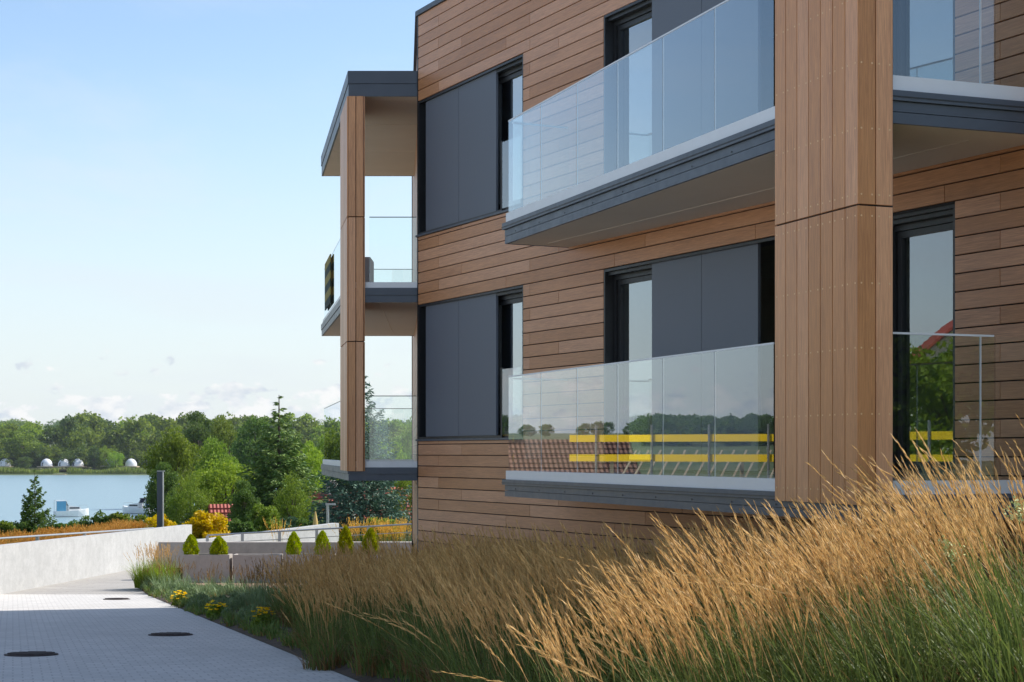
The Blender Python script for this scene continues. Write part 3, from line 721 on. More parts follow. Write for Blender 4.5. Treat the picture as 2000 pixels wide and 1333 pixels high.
def planter(xa, xb, label):
    X0 = (xa - CX) / FPX * 48; X1 = (xb - CX) / FPX * 48; w = (X1 - X0) / 2; zb_ = zn(48) + 0.02; h = 0.76
    e = empty('planter', ((X0 + X1) / 2, 48, zb_)); tag(e, label, 'planter', 'concrete planters on the terrace')
    t = 0.07; b = MB(); d = 0.55
    b.box(-w, w, 0, t, 0, h); b.box(-w, w, d - t, d, 0, h); b.box(-w, -w + t, t, d - t, 0, h); b.box(w - t, w, t, d - t, 0, h); b.box(-w + t, w - t, t, d - t, 0, 0.1)
    b.build('box', M['planter'], e); MB().box(-w + t, w - t, t, d - t, 0.1, h - 0.05).build('soil', M['soil'], e)
    return e, zb_ + h
planter(357, 448, 'leftmost concrete planter box, holding two conifers, behind the bright grass clump')
planter(455, 548, 'concrete planter box with nothing growing in it, second from the left')
planter(557, 652, 'concrete planter box half hidden by reed grass, third from the left')
planter(661, 758, 'concrete planter box nearest the house, mostly hidden by reed grass')

# metal rails
def railing(pts, label, posts, h=0.75):
    e = empty('railing', pts[0]); o0 = Vector(pts[0]); tag(e, label, 'railing')
    P = [Vector(p) - o0 for p in pts]
    MB().tube(P, 0.026, 8).build('top_rail', M['steel'], e)
    MB().tube([p - Vector((0, 0, h * 0.45)) for p in P], 0.012, 6).build('wire', M['steel'], e)
    for t in posts:
        a = P[0].lerp(P[-1], t); MB().box(a.x - 0.045, a.x + 0.045, a.y - 0.02, a.y + 0.02, a.z - h, a.z - 0.02).build('post', M['steel'], e)
railing([px(-60, 1056, 42.5), px(300, 1032, 58)], 'grey steel handrail in front of the golden grass above the left wall', [0.05, 0.3, 0.55, 0.8, 0.98], 0.5)
railing([px(405, 1046, 54), px(808, 1024, 54)], 'thin steel railing with posts in front of the white ramp wall', [0.0, 0.17, 0.35, 0.53, 0.78, 1.0], 0.55)

# manhole covers
def manhole(xp, yp, w, label):
    Y = 1.5 / ((yp - HY) / FPX - 0.047); X = (xp - CX) / FPX * Y; r = w / 2 / FPX * Y
    e = empty('manhole_cover', (X, Y, zn(Y) + 0.010)); e.rotation_euler = (math.atan(-0.047), 0, 0); tag(e, label, 'manhole cover', 'manhole covers in the road')
    MB().lathe([(r, 0), (r, 0.012), (r * 0.9, 0.014)], 32).build('rim', M['iron'], e)
    b = MB().lathe([(r * 0.88, 0.0145), (r * 0.88, 0.020), (r * 0.5, 0.022)], 32)
    for i in range(-4, 5):
        hw = math.sqrt(max(0, 0.75 - (i / 5) ** 2)) * r
        b.box(-hw, hw, i * r / 5 - 0.012, i * r / 5 + 0.012, 0.02, 0.027)
    b.build('lid', M['iron'], e)
manhole(61, 1281, 103, 'dark iron manhole cover nearest the camera at the left edge of the road')
manhole(333, 1242, 86, 'dark iron manhole cover in the middle of the shaded road')
manhole(228, 1172, 52, 'small manhole cover farther away on the sunlit paving')
# lamps and parasol
lp = empty('lamp_post', (px(313, 0, 63.5).x, 63.5, -1.6)); tag(lp, 'square dark lamp post standing behind the end of the left wall', 'street lamp')
MB().box(-0.105, 0.085, -0.09, 0.09, 0, 2.42).build('post', M['dark'], lp); MB().box(0.086, 0.115, -0.08, 0.08, 0, 2.42).build('edge_strip', M['steel'], lp)
MB().box(-0.11, 0.15, -0.1, 0.1, 2.421, 2.45).build('lamp_head', M['steel'], lp)
l2 = empty('lamp_post', (px(640, 0, 68).x, 68, -2.4)); tag(l2, 'slim pale grey lamp post with a short arm above the ramp wall', 'street lamp')
MB().tube([(0, 0, 0), (0, 0, 1.88)], 0.055, 8).build('post', M['steel'], l2); MB().box(-0.08, 0.30, -0.06, 0.06, 1.86, 1.93).build('lamp_head', M['steel'], l2)
ps = empty('parasol', (px(616, 0, 67).x, 67, -2.5)); tag(ps, 'folded tan parasol behind the white ramp wall', 'parasol')
MB().tube([(0, 0, 0), (0, 0, 1.7)], 0.025, 6).build('pole', M['timber'], ps)
MB().lathe([(0.13, 0.75), (0.12, 1.0), (0.085, 1.4), (0.02, 1.75)], 10).build('canopy', M['tan'], ps)

# ------------------------------------------------------------------ plants: generators
def rand_dirs(n, r=rng):
    v = r.normal(size=(n, 3)); return v / np.linalg.norm(v, axis=1, keepdims=True)
def diamonds(C, Lx, W, T=None, r=rng, flat=None):
    n = len(C); T = rand_dirs(n, r) if T is None else T
    Bv = np.cross(T, rand_dirs(n, r) if flat is None else flat); Bv /= (np.linalg.norm(Bv, axis=1, keepdims=True) + 1e-9)
    Lx = np.broadcast_to(np.asarray(Lx, float), (n,))[:, None]; W = np.broadcast_to(np.asarray(W, float), (n,))[:, None]
    return np.stack([C - T * Lx / 2, C + Bv * W / 2, C + T * Lx / 2, C - Bv * W / 2], 1)
def broadleaf(seed, nclump, nleaf, leafsz, shape='round', r0=1.0):
    """unit tree: height 1, crown radius about .36; returns leaf quads and trunk MB"""
    r = np.random.default_rng(seed); tr = MB()
    zc_ = {'round': 0.60, 'tall': 0.58, 'low': 0.55}[shape]; rx = {'round': 0.36, 'tall': 0.24, 'low': 0.46}[shape]; rz = {'round': 0.40, 'tall': 0.42, 'low': 0.44}[shape]
    tr.tube([(0, 0, -0.03), (0.01, 0, 0.2), (-0.01, 0.01, 0.45), (0.0, 0.0, 0.75)], [0.024, 0.018, 0.013, 0.004], 7)
    Q = []
    for i in range(nclump):
        d = rand_dirs(1, r)[0]; k = r.uniform(0.35, 0.95) ** 0.6
        c = np.array([d[0] * rx * k, d[1] * rx * k, zc_ + d[2] * rz * k])
        if c[2] < 0.16: c[2] = 0.16 + r.uniform(0, 0.1)
        rc = r.uniform(0.07, 0.135) * (rx / 0.36) ** 0.5
        m = int(nleaf / nclump * r.uniform(0.6, 1.4)); dd = rand_dirs(m, r); rad = rc * r.uniform(0.25, 1.0, m) ** 0.5
        P = c + dd * rad[:, None] * np.array([1.15, 1.15, 0.8])
        Q.append(diamonds(P, leafsz * r.uniform(0.7, 1.3, m), leafsz * 0.62, None, r))
        if i % 3 == 0:
            b0 = np.array([0, 0, max(0.14, c[2] * 0.55)]); mid = (b0 + c) / 2 + np.array([0, 0, -0.02])
            tr.tube([tuple(b0), tuple(mid), tuple(c)], [0.009, 0.006, 0.002], 5)
    return np.concatenate(Q), tr
def conifer(seed, nq, top_open=0.25, R0=0.22, droop=0.35, needle=0.03, nb=240):
    r = np.random.default_rng(seed); tr = MB(); Q = []
    tr.tube([(0, 0, -0.03), (0, 0, 0.5), (0, 0, 1.0)], [0.016, 0.010, 0.0015], 7)
    zs_ = np.sort(1 - np.sqrt(np.linspace(0.0002, 0.955, nb))) * 0.97 + 0.03 * r.uniform(0, 1, nb)
    zs_ = np.clip(zs_, 0.03, 0.985); wt = (1 - zs_) ** 1.0 + 0.05; wt /= wt.sum()
    for q_, z in enumerate(zs_):
        Lb = R0 * (1 - z) ** 0.88 * r.uniform(0.68, 1.2) + 0.008
        if z > 1 - top_open: Lb *= 0.62 + 0.38 * (1 - (z - 1 + top_open) / top_open)
        a = q_ * 2.39996 + r.normal() * 0.35; m = max(9, int(nq * wt[q_])); t = r.uniform(0.10, 1, m) ** 0.7
        up = 0.35 * z - droop * (1 - z)
        dirv = np.array([math.cos(a), math.sin(a), 0]); side = np.array([-math.sin(a), math.cos(a), 0])
        lat = r.normal(size=m) * (0.10 + 0.26 * (1 - t)) * Lb
        hang = r.exponential(0.010, m) * (1 - z) + r.normal(size=m) * 0.004
        P = dirv * (t * Lb)[:, None] + side * lat[:, None]; P[:, 2] = z + Lb * (up * t + 0.30 * t ** 3) - hang - np.abs(lat) * 0.30
        T = dirv * 0.75 + side * (np.sign(lat) * 0.6)[:, None] + r.normal(size=(m, 3)) * 0.40; T[:, 2] -= 0.25
        T /= np.linalg.norm(T, axis=1, keepdims=True)
        Q.append(diamonds(P, needle * r.uniform(0.6, 1.4, m), needle * 0.34, T, r))
        if q_ % 2 == 0: tr.tube([(0, 0, z), tuple(dirv * Lb * 0.9 + np.array([0, 0, z + Lb * (up * 0.9 + 0.2)]))], [0.004 * (1.1 - z), 0.001], 4)
    return np.concatenate(Q), tr
def shrub(seed, n, lf, upright=0.0, tall=1.0):
    """unit shrub: radius .5, height tall, full to the ground"""
    r = np.random.default_rng(seed); Q = []
    nc = 46
    for i in range(nc):
        d = rand_dirs(1, r)[0]; d[2] = abs(d[2]); k = r.uniform(0.5, 0.92)
        c = np.array([d[0] * 0.42 * k, d[1] * 0.42 * k, tall * (0.08 + 0.80 * d[2] * k)]); rc = r.uniform(0.09, 0.17)
        m = n // nc; P = c + rand_dirs(m, r) * (rc * r.uniform(0.3, 1, m) ** 0.5)[:, None]; P[:, 2] = np.maximum(P[:, 2], 0.01)
        T = rand_dirs(m, r)
        if upright: T[:, 2] += upright * 2; T /= np.linalg.norm(T, axis=1, keepdims=True)
        Q.append(diamonds(P, lf * r.uniform(0.7, 1.3, m), lf * 0.5, T, r))
    return np.concatenate(Q)
def thuja(seed, n):
    r = np.random.default_rng(seed); z = r.uniform(0.0, 1.0, n); a = r.uniform(0, 6.283, n)
    prof = 0.30 * 1.72 * np.clip(z + 0.04, 0, 1) ** 0.36 * np.clip(1.0 - z, 0, 1) ** 0.72 * (1 + 0.13 * np.sin(a * 5 + z * 9) + 0.10 * np.sin(a * 9 - z * 14))
    rr = prof * r.uniform(0.5, 1.0, n) ** 0.35
    P = np.stack([rr * np.cos(a), rr * np.sin(a), z], 1)
    T = np.stack([np.cos(a) * 0.5, np.sin(a) * 0.5, np.ones(n)], 1) + r.normal(size=(n, 3)) * 0.3; T /= np.linalg.norm(T, axis=1, keepdims=True)
    return diamonds(P, 0.10 * r.uniform(0.7, 1.3, n), 0.045, T, r)
PROTO = {}
def proto(key, quads, trunk, mat):
    PROTO[key] = (quads_mesh(key + '_crown', quads, [mat]), trunk.mesh(key + '_trunk', M['bark']) if trunk else None)
for i, (sh, mt_) in enumerate((('round', 'leaf'), ('tall', 'leafdk'), ('round', 'leafbr'), ('low', 'leaf'))):
    q, t = broadleaf(20 + i, 80, 15000, 0.026, sh); proto('b%d' % i, q, t, M[mt_])
for i, (sh, mt_) in enumerate((('round', 'leaf'), ('tall', 'leafdk'), ('low', 'leafbr'), ('round', 'leafdk'))):
    q, t = broadleaf(40 + i, 60, 5200, 0.042, sh); proto('f%d' % i, q, t, M[mt_])
q, t = conifer(3, 30000, 0.26, 0.24, 0.22, 0.024, 280); proto('s0', q, t, M['needle'])
q, t = conifer(4, 26000, 0.15, 0.31, 0.30, 0.022, 300); proto('s1', q, t, M['needleb'])
q, t = conifer(5, 9000, 0.15, 0.33, 0.05, 0.045, 120); proto('s2', q, t, M['leafdk'])
def tree(name, key, X, Y, h, wscale, label, group=None, zb_=None, cat='tree', rz=None):
    z = zg(X, Y) - 0.1 if zb_ is None else zb_
    e = empty(name, (X, Y, z), rng.uniform(0, 6.28) if rz is None else rz); e.scale = (h * wscale, h * wscale, h); tag(e, label, cat, group)
    cr, tk = PROTO[key]; link('crown', cr, e)
    if tk: link('trunk', tk, e)
    return e
def tree_px(name, key, xp, ytop, wpx, Y, label, group=None, radius=0.36, cat='tree'):
    X = (xp - CX) / FPX * Y; zt_ = CAMZ + (HY - ytop) / FPX * Y; zb_ = zg(X, Y) - 0.1; h = zt_ - zb_
    ws = (wpx / FPX * Y) / (2 * radius * h)
    return tree(name, key, X, Y, h, ws, label, group, zb_, cat)
# ------------------------------------------------------------------ trees of the middle distance
tree_px('spruce_tree', 's0', 545, 772, 205, 92, 'tall dark green spruce with a thin bare tip in front of the balcony', None, 0.22)
tree_px('spruce_tree', 's1', 706, 712, 215, 76, 'broad blue green spruce growing behind the side balcony post', None, 0.29)
tree_px('fir_tree', 's2', 68, 916, 92, 74, 'small dark fir in front of the lake at the left edge', None, 0.30)
mid = [
 ('b0', 338, 842, 120, 135, 'rounded green tree right of the lake, behind the lamp post', .40),
 ('b1', 318, 905, 70, 118, 'dark leafy tree overhanging the lake shore left of the lamp post', .28),
 ('b2', 440, 898, 150, 105, 'bright light green tree left of the tall spruce', .40),
 ('b0', 425, 862, 110, 150, 'green tree rising behind the bright tree, left of the tall spruce', .40),
 ('b3', 372, 935, 100, 96, 'low bushy tree between lamp post and golden shrub', .48),
 ('b2', 598, 862, 110, 140, 'light green tree just right of the tall spruce', .40),
 ('b1', 392, 806, 90, 330, 'tall dark tree on the skyline above the golden shrub', .28),
 ('b0', 440, 818, 90, 300, 'olive tree on the skyline between two taller trees', .40),
 ('b1', 500, 818, 110, 250, 'dark broad tree on the skyline left of the spruce tip', .28),
 ('b0', 640, 856, 90, 190, 'green tree seen through the lowest side balcony glass', .40),
 ('b3', 800, 832, 90, 150, 'green tree seen through the balcony glass beside the house corner', .48),
 ('b2', 755, 862, 90, 120, 'light green tree behind the lowest side balcony', .40),
 ('b1', 700, 850, 120, 230, 'dark tree far behind the blue green spruce', .28),
 ('b3', 572, 930, 90, 88, 'low dark leafy tree at the foot of the tall spruce', .48),
 ('b1', 480, 940, 70, 84, 'narrow dark bushy tree left of the red roof', .28),
 ('b3', 790, 930, 80, 84, 'dark bushy tree under the side balcony by the house corner', .48),
]
for k, x, yt, w, Y, lab, rd in mid: tree_px('leafy_tree', k, x, yt, w, Y, lab, 'trees between house and lake', rd)
# shrubs
SH = {k: quads_mesh(k, shrub(60 + i, n_, lf, up, 1.0), [M[mm]]) for i, (k, n_, lf, up, mm) in enumerate((('g', 7000, 0.075, 0.5, 'golden'), ('d', 7000, 0.085, 0.3, 'leafdk'), ('l', 7000, 0.08, 0.3, 'leaf'), ('n', 7000, 0.08, 0.2, 'sage')))}
def shrub_px(k, xp, yt, yb, wpx, Y, label, group=None):
    X = (xp - CX) / FPX * Y; zt_ = CAMZ + (HY - yt) / FPX * Y; zb_ = CAMZ + (HY - yb) / FPX * Y; w = wpx / FPX * Y
    e = empty('shrub', (X, Y, zb_), rng.uniform(0, 6)); e.scale = (w, w, zt_ - zb_); tag(e, label, 'shrub', group); link('foliage', SH[k], e)
    b = MB()
    for i in range(5):
        a = i * 1.256; b.tube([(0, 0, -0.35), (0.06 * math.cos(a), 0.06 * math.sin(a), 0.1), (0.25 * math.cos(a), 0.25 * math.sin(a), 0.55)], [0.02, 0.016, 0.005], 5)
    b.build('stems', M['bark'], e)
shrub_px('g', 402, 984, 1070, 118, 68, 'large golden yellow shrub beside the end of the left wall')
shrub_px('g', 312, 993, 1056, 76, 72, 'yellow shrub partly hidden by the dark lamp post')
shrub_px('d', 196, 984, 1070, 96, 76, 'dark green shrub in front of the left boat')
shrub_px('l', 248, 984, 1066, 108, 75, 'mid green shrub between the two boats')
shrub_px('l', 22, 1004, 1068, 96, 78, 'loose green shrub at the left edge below the lake')
shrub_px('d', 134, 1008, 1060, 84, 79, 'low dark shrub right of the small fir')
shrub_px('l', 515, 968, 1050, 84, 72, 'green shrub in front of the left red roof')
shrub_px('n', 560, 1000, 1052, 80, 74, 'grey green shrub at the foot of the tall spruce')
shrub_px('d', 470, 1004, 1058, 70, 71, 'dark green shrub right of the golden shrub')
shrub_px('d', 600, 1005, 1052, 70, 73, 'dark shrub left of the folded parasol')
shrub_px('d', 497, 985, 1056, 60, 76, 'dark shrub covering the foot of the left red roof')
shrub_px('l', 745, 1000, 1055, 90, 71, 'green shrub under the side balcony, near the house corner')
# conifers in the planters
TH = [quads_mesh('thuja%d' % i, thuja(80 + i, 2600), [M['thuja']]) for i in range(3)]
for i, (xp, yt, w, lab) in enumerate(((373, 1045, 31, 'slim yellow green conifer, first from the left in the planters'), (428, 1049, 36, 'rounded yellow green conifer, second from the left in the planters'),
        (574, 1040, 30, 'yellow green conifer behind reed grass, third from the left'), (630, 1038, 31, 'yellow green conifer behind dense reed plumes, fourth from the left'),
        (675, 1029, 31, 'tall yellow green conifer, fifth from the left, below the blue spruce'), (724, 1033, 34, 'yellow green conifer nearest the house, last in the planters'))):
    Y = 48.28; zb_ = zn(48) + 0.72; h = CAMZ + (HY - yt) / FPX * Y - zb_; ww = w / FPX * Y / 0.6
    e = empty('conifer', ((xp - CX) / FPX * Y, Y, zb_), i); e.scale = (ww, ww, h); tag(e, lab, 'conifer', 'small conifers in the planters'); link('foliage', TH[i % 3], e)
    MB().tube([(0, 0, -0.06), (0, 0, 0.6)], [0.03, 0.012], 6).build('trunk', M['bark'], e)

# ------------------------------------------------------------------ far shore
def far_tree_quads(spots, seed):
    out = []
    r = np.random.default_rng(seed)
    return out
def wood(name, spots, mat_keys, label):
    Vs = []; ms = []
    base = {}
    for mi, k in enumerate(mat_keys):
        pass
    for (X, Y, h, ws, k) in spots:
        kk, n_ = k; q = FAR[kk]; a = rng.uniform(0, 6.28); c_, s_ = math.cos(a), math.sin(a)
        P = q.copy(); x, y = P[..., 0] * c_ - P[..., 1] * s_, P[..., 0] * s_ + P[..., 1] * c_
        Vs.append(np.stack([x * h * ws + X, y * h * ws + Y, P[..., 2] * h + zg(X, Y)], -1)); ms.append(np.full(len(P), n_))
    me = quads_mesh(name, np.concatenate(Vs), [M[k] for k in mat_keys], np.concatenate(ms))
    o = link(name, me); tag(o, label, 'wood', None, 'stuff'); return o
FAR = {0: broadleaf(91, 40, 1500, 0.065, 'round')[0], 1: broadleaf(92, 40, 1500, 0.065, 'tall')[0], 2: broadleaf(93, 40, 1500, 0.065, 'low')[0], 3: conifer(94, 1500, 0.2, 0.16, 0.3, 0.06)[0]}
spots = []
for i in range(150):
    xp = rng.uniform(-120, 900); Y = rng.uniform(868, 1000); h = rng.uniform(19, 27) * np.interp(xp, [-100, 40, 120, 330, 900], [0.6, 0.86, 1.0, 1.0, 0.88])
    spots.append(((xp - CX) / FPX * Y, Y, h, rng.uniform(0.8, 1.15), (int(rng.choice([0, 0, 1, 2])), int(rng.choice([0, 0, 1, 2])))))
for i in range(60):
    xp = rng.uniform(-120, 520); Y = rng.uniform(852, 870); h = rng.uniform(7, 13)
    spots.append(((xp - CX) / FPX * Y, Y, h, rng.uniform(0.9, 1.5), (2, int(rng.choice([0, 1, 1])))))
wood('far_shore_wood', spots, ['leaf', 'leafdk', 'leafbr'], 'dense green wood along the far shore of the lake')
spots = []
for i in range(170):
    xp = rng.uniform(-400, 1100); Y = rng.uniform(1500, 2300)
    spots.append(((xp - CX) / FPX * Y, Y, rng.uniform(14, 20), 1.5, (2, int(rng.choice([0, 1])))))
for i in range(620):                      # wooded ridge to the left, seen mirrored in the balcony glass
    a = R(rng.uniform(42.0, 68)); d = rng.uniform(1050, 1500); spots.append((-math.sin(a) * d, math.cos(a) * d, rng.uniform(15, 21), 1.5, (int(rng.choice([0, 1, 3])), 1)))
for i in range(25):
    a = R(rng.uniform(30, 42)); d = rng.uniform(1300, 1500); spots.append((-math.sin(a) * d, math.cos(a) * d, rng.uniform(9, 16), 1.1, (0, 1)))
wood('distant_wood', spots, ['leaf', 'leafdk'], 'distant wooded hills along the horizon')
for (xp, yt, w, Y, key, lab) in ((45, 838, 80, 862, 'f0', 'large yellowish tree on the far shore at the left edge'), (185, 868, 36, 846, 'f1', 'dark slim tree between the domes on the far shore'),
        (226, 882, 26, 845, 'f2', 'small pointed tree standing in front of a far dome'), (48, 892, 30, 845, 'f3', 'small tree right of the leftmost far dome'),
        (205, 872, 26, 848, 'f2', 'light green small tree left of the pointed tree on the far shore')):
    tree_px('shore_tree', key, xp, yt, w, Y, lab, 'trees on the far shore', 0.36)
# reeds at the far shore
nr = 9000; X = rng.uniform(-330, -60, nr); Y = rng.uniform(833, 841, nr); zz = np.interp(Y, PY, PZ)
h_ = rng.uniform(1.6, 3.2, nr) * (0.7 + 0.5 * np.sin(X * 0.11) ** 2); C_ = np.stack([X, Y, np.maximum(zz, -9.05) + h_ / 2], 1)
T_ = np.stack([rng.normal(size=nr) * 0.12, rng.normal(size=nr) * 0.1, np.ones(nr)], 1); T_ /= np.linalg.norm(T_, axis=1, keepdims=True)
gap = ~((X > (112 - CX) / FPX * 838) & (X < (134 - CX) / FPX * 838))
tag(link('reeds', quads_mesh('reeds', diamonds(C_[gap], h_[gap], 0.5, T_[gap]), [M['reed']])), 'pale green reed belt along the far water edge', 'reeds', None, 'stuff')
# glamping domes
def dome(xp, yb, wpx, label, win):
    Y = 850; X = (xp - CX) / FPX * Y; z = CAMZ + (HY - yb) / FPX * Y; r = wpx / 2 / FPX * Y
    e = empty('dome_tent', (X, Y, z)); tag(e, label, 'dome tent', 'white dome tents on the far shore')
    import bmesh
    bm = bmesh.new(); bmesh.ops.create_icosphere(bm, subdivisions=3, radius=1)
    bmesh.ops.bisect_plane(bm, geom=bm.verts[:] + bm.edges[:] + bm.faces[:], plane_co=(0, 0, -0.15), plane_no=(0, 0, -1), clear_outer=True)
    me = bpy.data.meshes.new('shell'); bm.to_mesh(me); bm.free(); me.materials.append(M['dome'])
    o = link('shell', me, e); o.scale = (r, r, r * 1.12); o.location = (0, 0, r * 0.17)
    MB().box(-r * 1.25, r * 1.25, -r * 1.5, r, -0.5, -0.02).build('deck', M['timber'], e)
    for lx in (-1.1, 0, 1.1): MB().box(lx * r - 0.1, lx * r + 0.1, -r * 1.4, -r * 1.3, -2.5, -0.501).build('deck_post', M['bark'], e)
    if win:
        b = MB(); cw = win * r
        b.add([(cw - 0.42 * r, -r * 0.93, 0.15), (cw + 0.42 * r, -r * 0.93, 0.15), (cw + 0.42 * r, -r * 0.86, r * 0.62), (cw - 0.42 * r, -r * 0.86, r * 0.62),
               (cw - 0.42 * r, -r * 0.5, 0.15), (cw + 0.42 * r, -r * 0.5, 0.15), (cw + 0.42 * r, -r * 0.5, r * 0.62), (cw - 0.42 * r, -r * 0.5, r * 0.62)],
              [(0, 1, 2, 3), (1, 5, 6, 2), (4, 0, 3, 7), (3, 2, 6, 7), (0, 4, 5, 1), (5, 4, 7, 6)]); b.build('window', M['dkglass'], e)
dome(10, 911, 23, 'white dome tent farthest left on the far shore', 0.01)
dome(91, 911, 23, 'white dome tent, left of the row of three', -0.1)
dome(125, 911, 23, 'white dome tent, middle of the row of three, with dark window', -0.15)
dome(152, 911, 23, 'white dome tent, right of the row of three', -0.3)
dome(213, 910, 22, 'white dome tent half hidden behind a small tree', 0)
dome(256, 911, 23, 'white dome tent farthest right on the far shore', 0)
MB_ = MB().box(-3, 3, -5, 5, 0, 0.3); pj = MB_.build('jetty', M['timber'], None, ((122 - CX) / FPX * 834, 832, -8.9)); tag(pj, 'small wooden jetty in a gap of the far reeds', 'jetty')
# houses
def gable_house(name, X, Y, w, d, zb_, ze, zr, rz, roofmat, label, wins=2, hip=0.0):
    e = empty(name, (X, Y, zb_), rz); tag(e, label, 'house'); h = ze - zb_; hr = zr - zb_
    b = MB(); b.box(-w / 2, w / 2, -d / 2, d / 2, -1.0, h)
    b.add([(-w / 2, -d / 2, h), (-w / 2, d / 2, h), (-w / 2, 0, hr - 0.1)], [(0, 2, 1)]); b.add([(w / 2, -d / 2, h), (w / 2, d / 2, h), (w / 2, 0, hr - 0.1)], [(0, 1, 2)])
    b.build('wall', M['plaster'], e)
    o_ = 0.45; sl = (hr - h) / (d / 2); b = MB(); t = 0.14; x0, x1 = -w / 2 - o_, w / 2 + o_; ye = d / 2 + o_; ze_ = h - o_ * sl
    for s in (-1, 1):
        b.add([(x0, s * ye, ze_), (x1, s * ye, ze_), (x1 - hip, 0, hr), (x0 + hip, 0, hr), (x0, s * ye, ze_ + t), (x1, s * ye, ze_ + t), (x1 - hip, 0, hr + t), (x0 + hip, 0, hr + t)],
              [(0, 1, 2, 3), (7, 6, 5, 4), (0, 4, 5, 1), (1, 5, 6, 2), (3, 7, 4, 0), (2, 6, 7, 3)])
    rf = b.build('roof', roofmat, e)
    b = MB(); nrow = int(math.hypot(ye, hr - ze_) / 0.36)
    for s in (-1, 1):
        for i in range(nrow):
            f0 = i / nrow; y_ = ye * (1 - f0); z_ = ze_ + (hr - ze_) * f0 + t
            b.box(x0 + hip * f0, x1 - hip * f0, s * y_ - 0.06, s * y_ + 0.02, z_ - 0.02, z_ + 0.035)
    o2 = b.build('tile_courses', roofmat, rf); o2['kind'] = 'stuff'
    MB().box(w * 0.2, w * 0.2 + 0.6, -0.3, 0.3, hr - 0.6, hr + 0.8).build('chimney', M['plaster'], rf)
    for i in range(wins):
        xx = -w / 2 + w * (i + 0.5) / wins
        wn = MB().box(xx - 0.6, xx + 0.6, -d / 2 - 0.05, -d / 2 - 0.01, h * 0.35, h * 0.8).build('window', M['white'], e)
        MB().box(xx - 0.5, xx + 0.5, -d / 2 - 0.07, -d / 2 - 0.052, h * 0.35 + 0.1, h * 0.8 - 0.1).build('pane', M['dkglass'], wn)
gable_house('house', px(484, 0, 96).x, 96, 3.4, 6, -5.9, -3.7, -1.45, R(14), M['redtile'], 'low house with red tiled roof left of the tall spruce')
gable_house('house', px(606, 0, 104).x, 104, 5.0, 6, -5.8, -2.8, -0.95, R(-6), M['redtile'], 'low house with red tiled roof right of the tall spruce')
gable_house('house', px(786, 0, 100).x, 100, 4, 6, -5.0, -2.4, -0.6, R(10), M['redtile'], 'house with red roof glimpsed beside the house corner')
gable_house('house', px(24, 0, 1240).x, 1150, 16, 12, zg(-330, 1150), zg(-330, 1150) + 9, zg(-330, 1150) + 14.5, R(20), M['redtile'], 'distant house with pale red roof at the left edge of the skyline')
tw = empty('water_tower', (px(583, 0, 1500).x, 1500, zg(-180, 1500))); tag(tw, 'tiny dark tower on the horizon right of the spruce tip', 'tower')
zt_ = CAMZ + (HY - 824) / FPX * 1500 - zg(-180, 1500); MB().lathe([(1.6, 0), (1.4, zt_ - 7), (1.4, zt_ - 5)], 10).build('shaft', M['plaster'], tw); MB().lathe([(2.8, zt_ - 5), (3.2, zt_ - 3), (3.0, zt_ - 1), (0.3, zt_)], 12).build('tank', M['iron'], tw)
# boats
def boat(xp, yp, Lb, rz, label, canopy):
    Y = (1.5 + 9) * FPX / (yp - HY); X = (xp - CX) / FPX * Y
    e = empty('motor_boat', (X, Y, -9.0), rz); tag(e, label, 'boat', 'boats moored below the trees'); h = Lb / 2
    sec = [(-h, 0.95, 0.95), (-h * 0.3, 1.15, 1.0), (h * 0.3, 1.05, 1.1), (h * 0.75, 0.6, 1.25), (h, 0.03, 1.4)]
    b = MB()
    for (x, w, z) in sec: b.v += [(x, -w, z), (x, -w * 0.75, 0.1), (x, 0, -0.35), (x, w * 0.75, 0.1), (x, w, z)]
    for i in range(len(sec) - 1):
        for k in range(4): b.f.append((5 * i + k, 5 * i + k + 1, 5 * i + k + 6, 5 * i + k + 5))
        b.f.append((5 * i + 4, 5 * i, 5 * i + 5, 5 * i + 9))
    b.f.append((0, 4, 3, 2, 1)); b.m = [0] * len(b.f); b.build('hull', M['white'], e)
    b = MB().prism([(-h * 0.25, -0.8), (h * 0.5, -0.6), (h * 0.5, 0.6), (-h * 0.25, 0.8)], 1.0, [1.95, 1.55, 1.55, 1.95]); cb = b.build('cabin', M['white'], e)
    b = MB(); b.slab((-h * 0.2, -0.83), (h * 0.4, -0.66), -0.02, 1.35, 1.6); b.slab((-h * 0.2, 0.83), (h * 0.4, 0.66), 0.02, 1.35, 1.6); b.build('window', M['dkglass'], cb)
    b = MB()
    b.add([(-h * 0.3, -0.8, 1.9), (-h * 0.3, 0.8, 1.9), (-h * 0.3 - 0.35, 0.75, 2.65), (-h * 0.3 - 0.35, -0.75, 2.65), (-h * 0.26, -0.8, 1.9), (-h * 0.26, 0.8, 1.9), (-h * 0.3 - 0.3, 0.75, 2.65), (-h * 0.3 - 0.3, -0.75, 2.65)],
          [(0, 1, 2, 3), (7, 6, 5, 4), (0, 4, 5, 1), (2, 6, 7, 3), (1, 5, 6, 2), (0, 3, 7, 4)]); b.build('windscreen', M['dkglass'], e)
    MB().box(-h * 0.95, -h * 0.35, -0.85, 0.85, 2.62, 2.74).build('canopy_top', canopy[0], e)
    MB().slab((-h * 0.95, -0.86), (-h * 0.40, -0.86), 0.03, 1.0, 2.6).build('canopy_side', canopy[1], e)
    b = MB()
    for sx in (-h * 0.95, -h * 0.36):
        for sy in (-0.84, 0.84): b.tube([(sx, sy, 0.9), (sx, sy, 2.62)], 0.03, 5)
    b.build('canopy_frame', M['steel'], e)
    MB().tube([(h * 0.95, 0, 1.35), (h * 0.9, 0, 1.9), (h * 0.4, -0.5, 1.9), (h * 0.35, -0.55, 1.5)], 0.025, 5).build('bow_rail', M['steel'], e)
boat(140, 1010, 5.6, R(28), 'white motor boat with pale blue canvas right of the small fir', (M['white'], M['teal']))
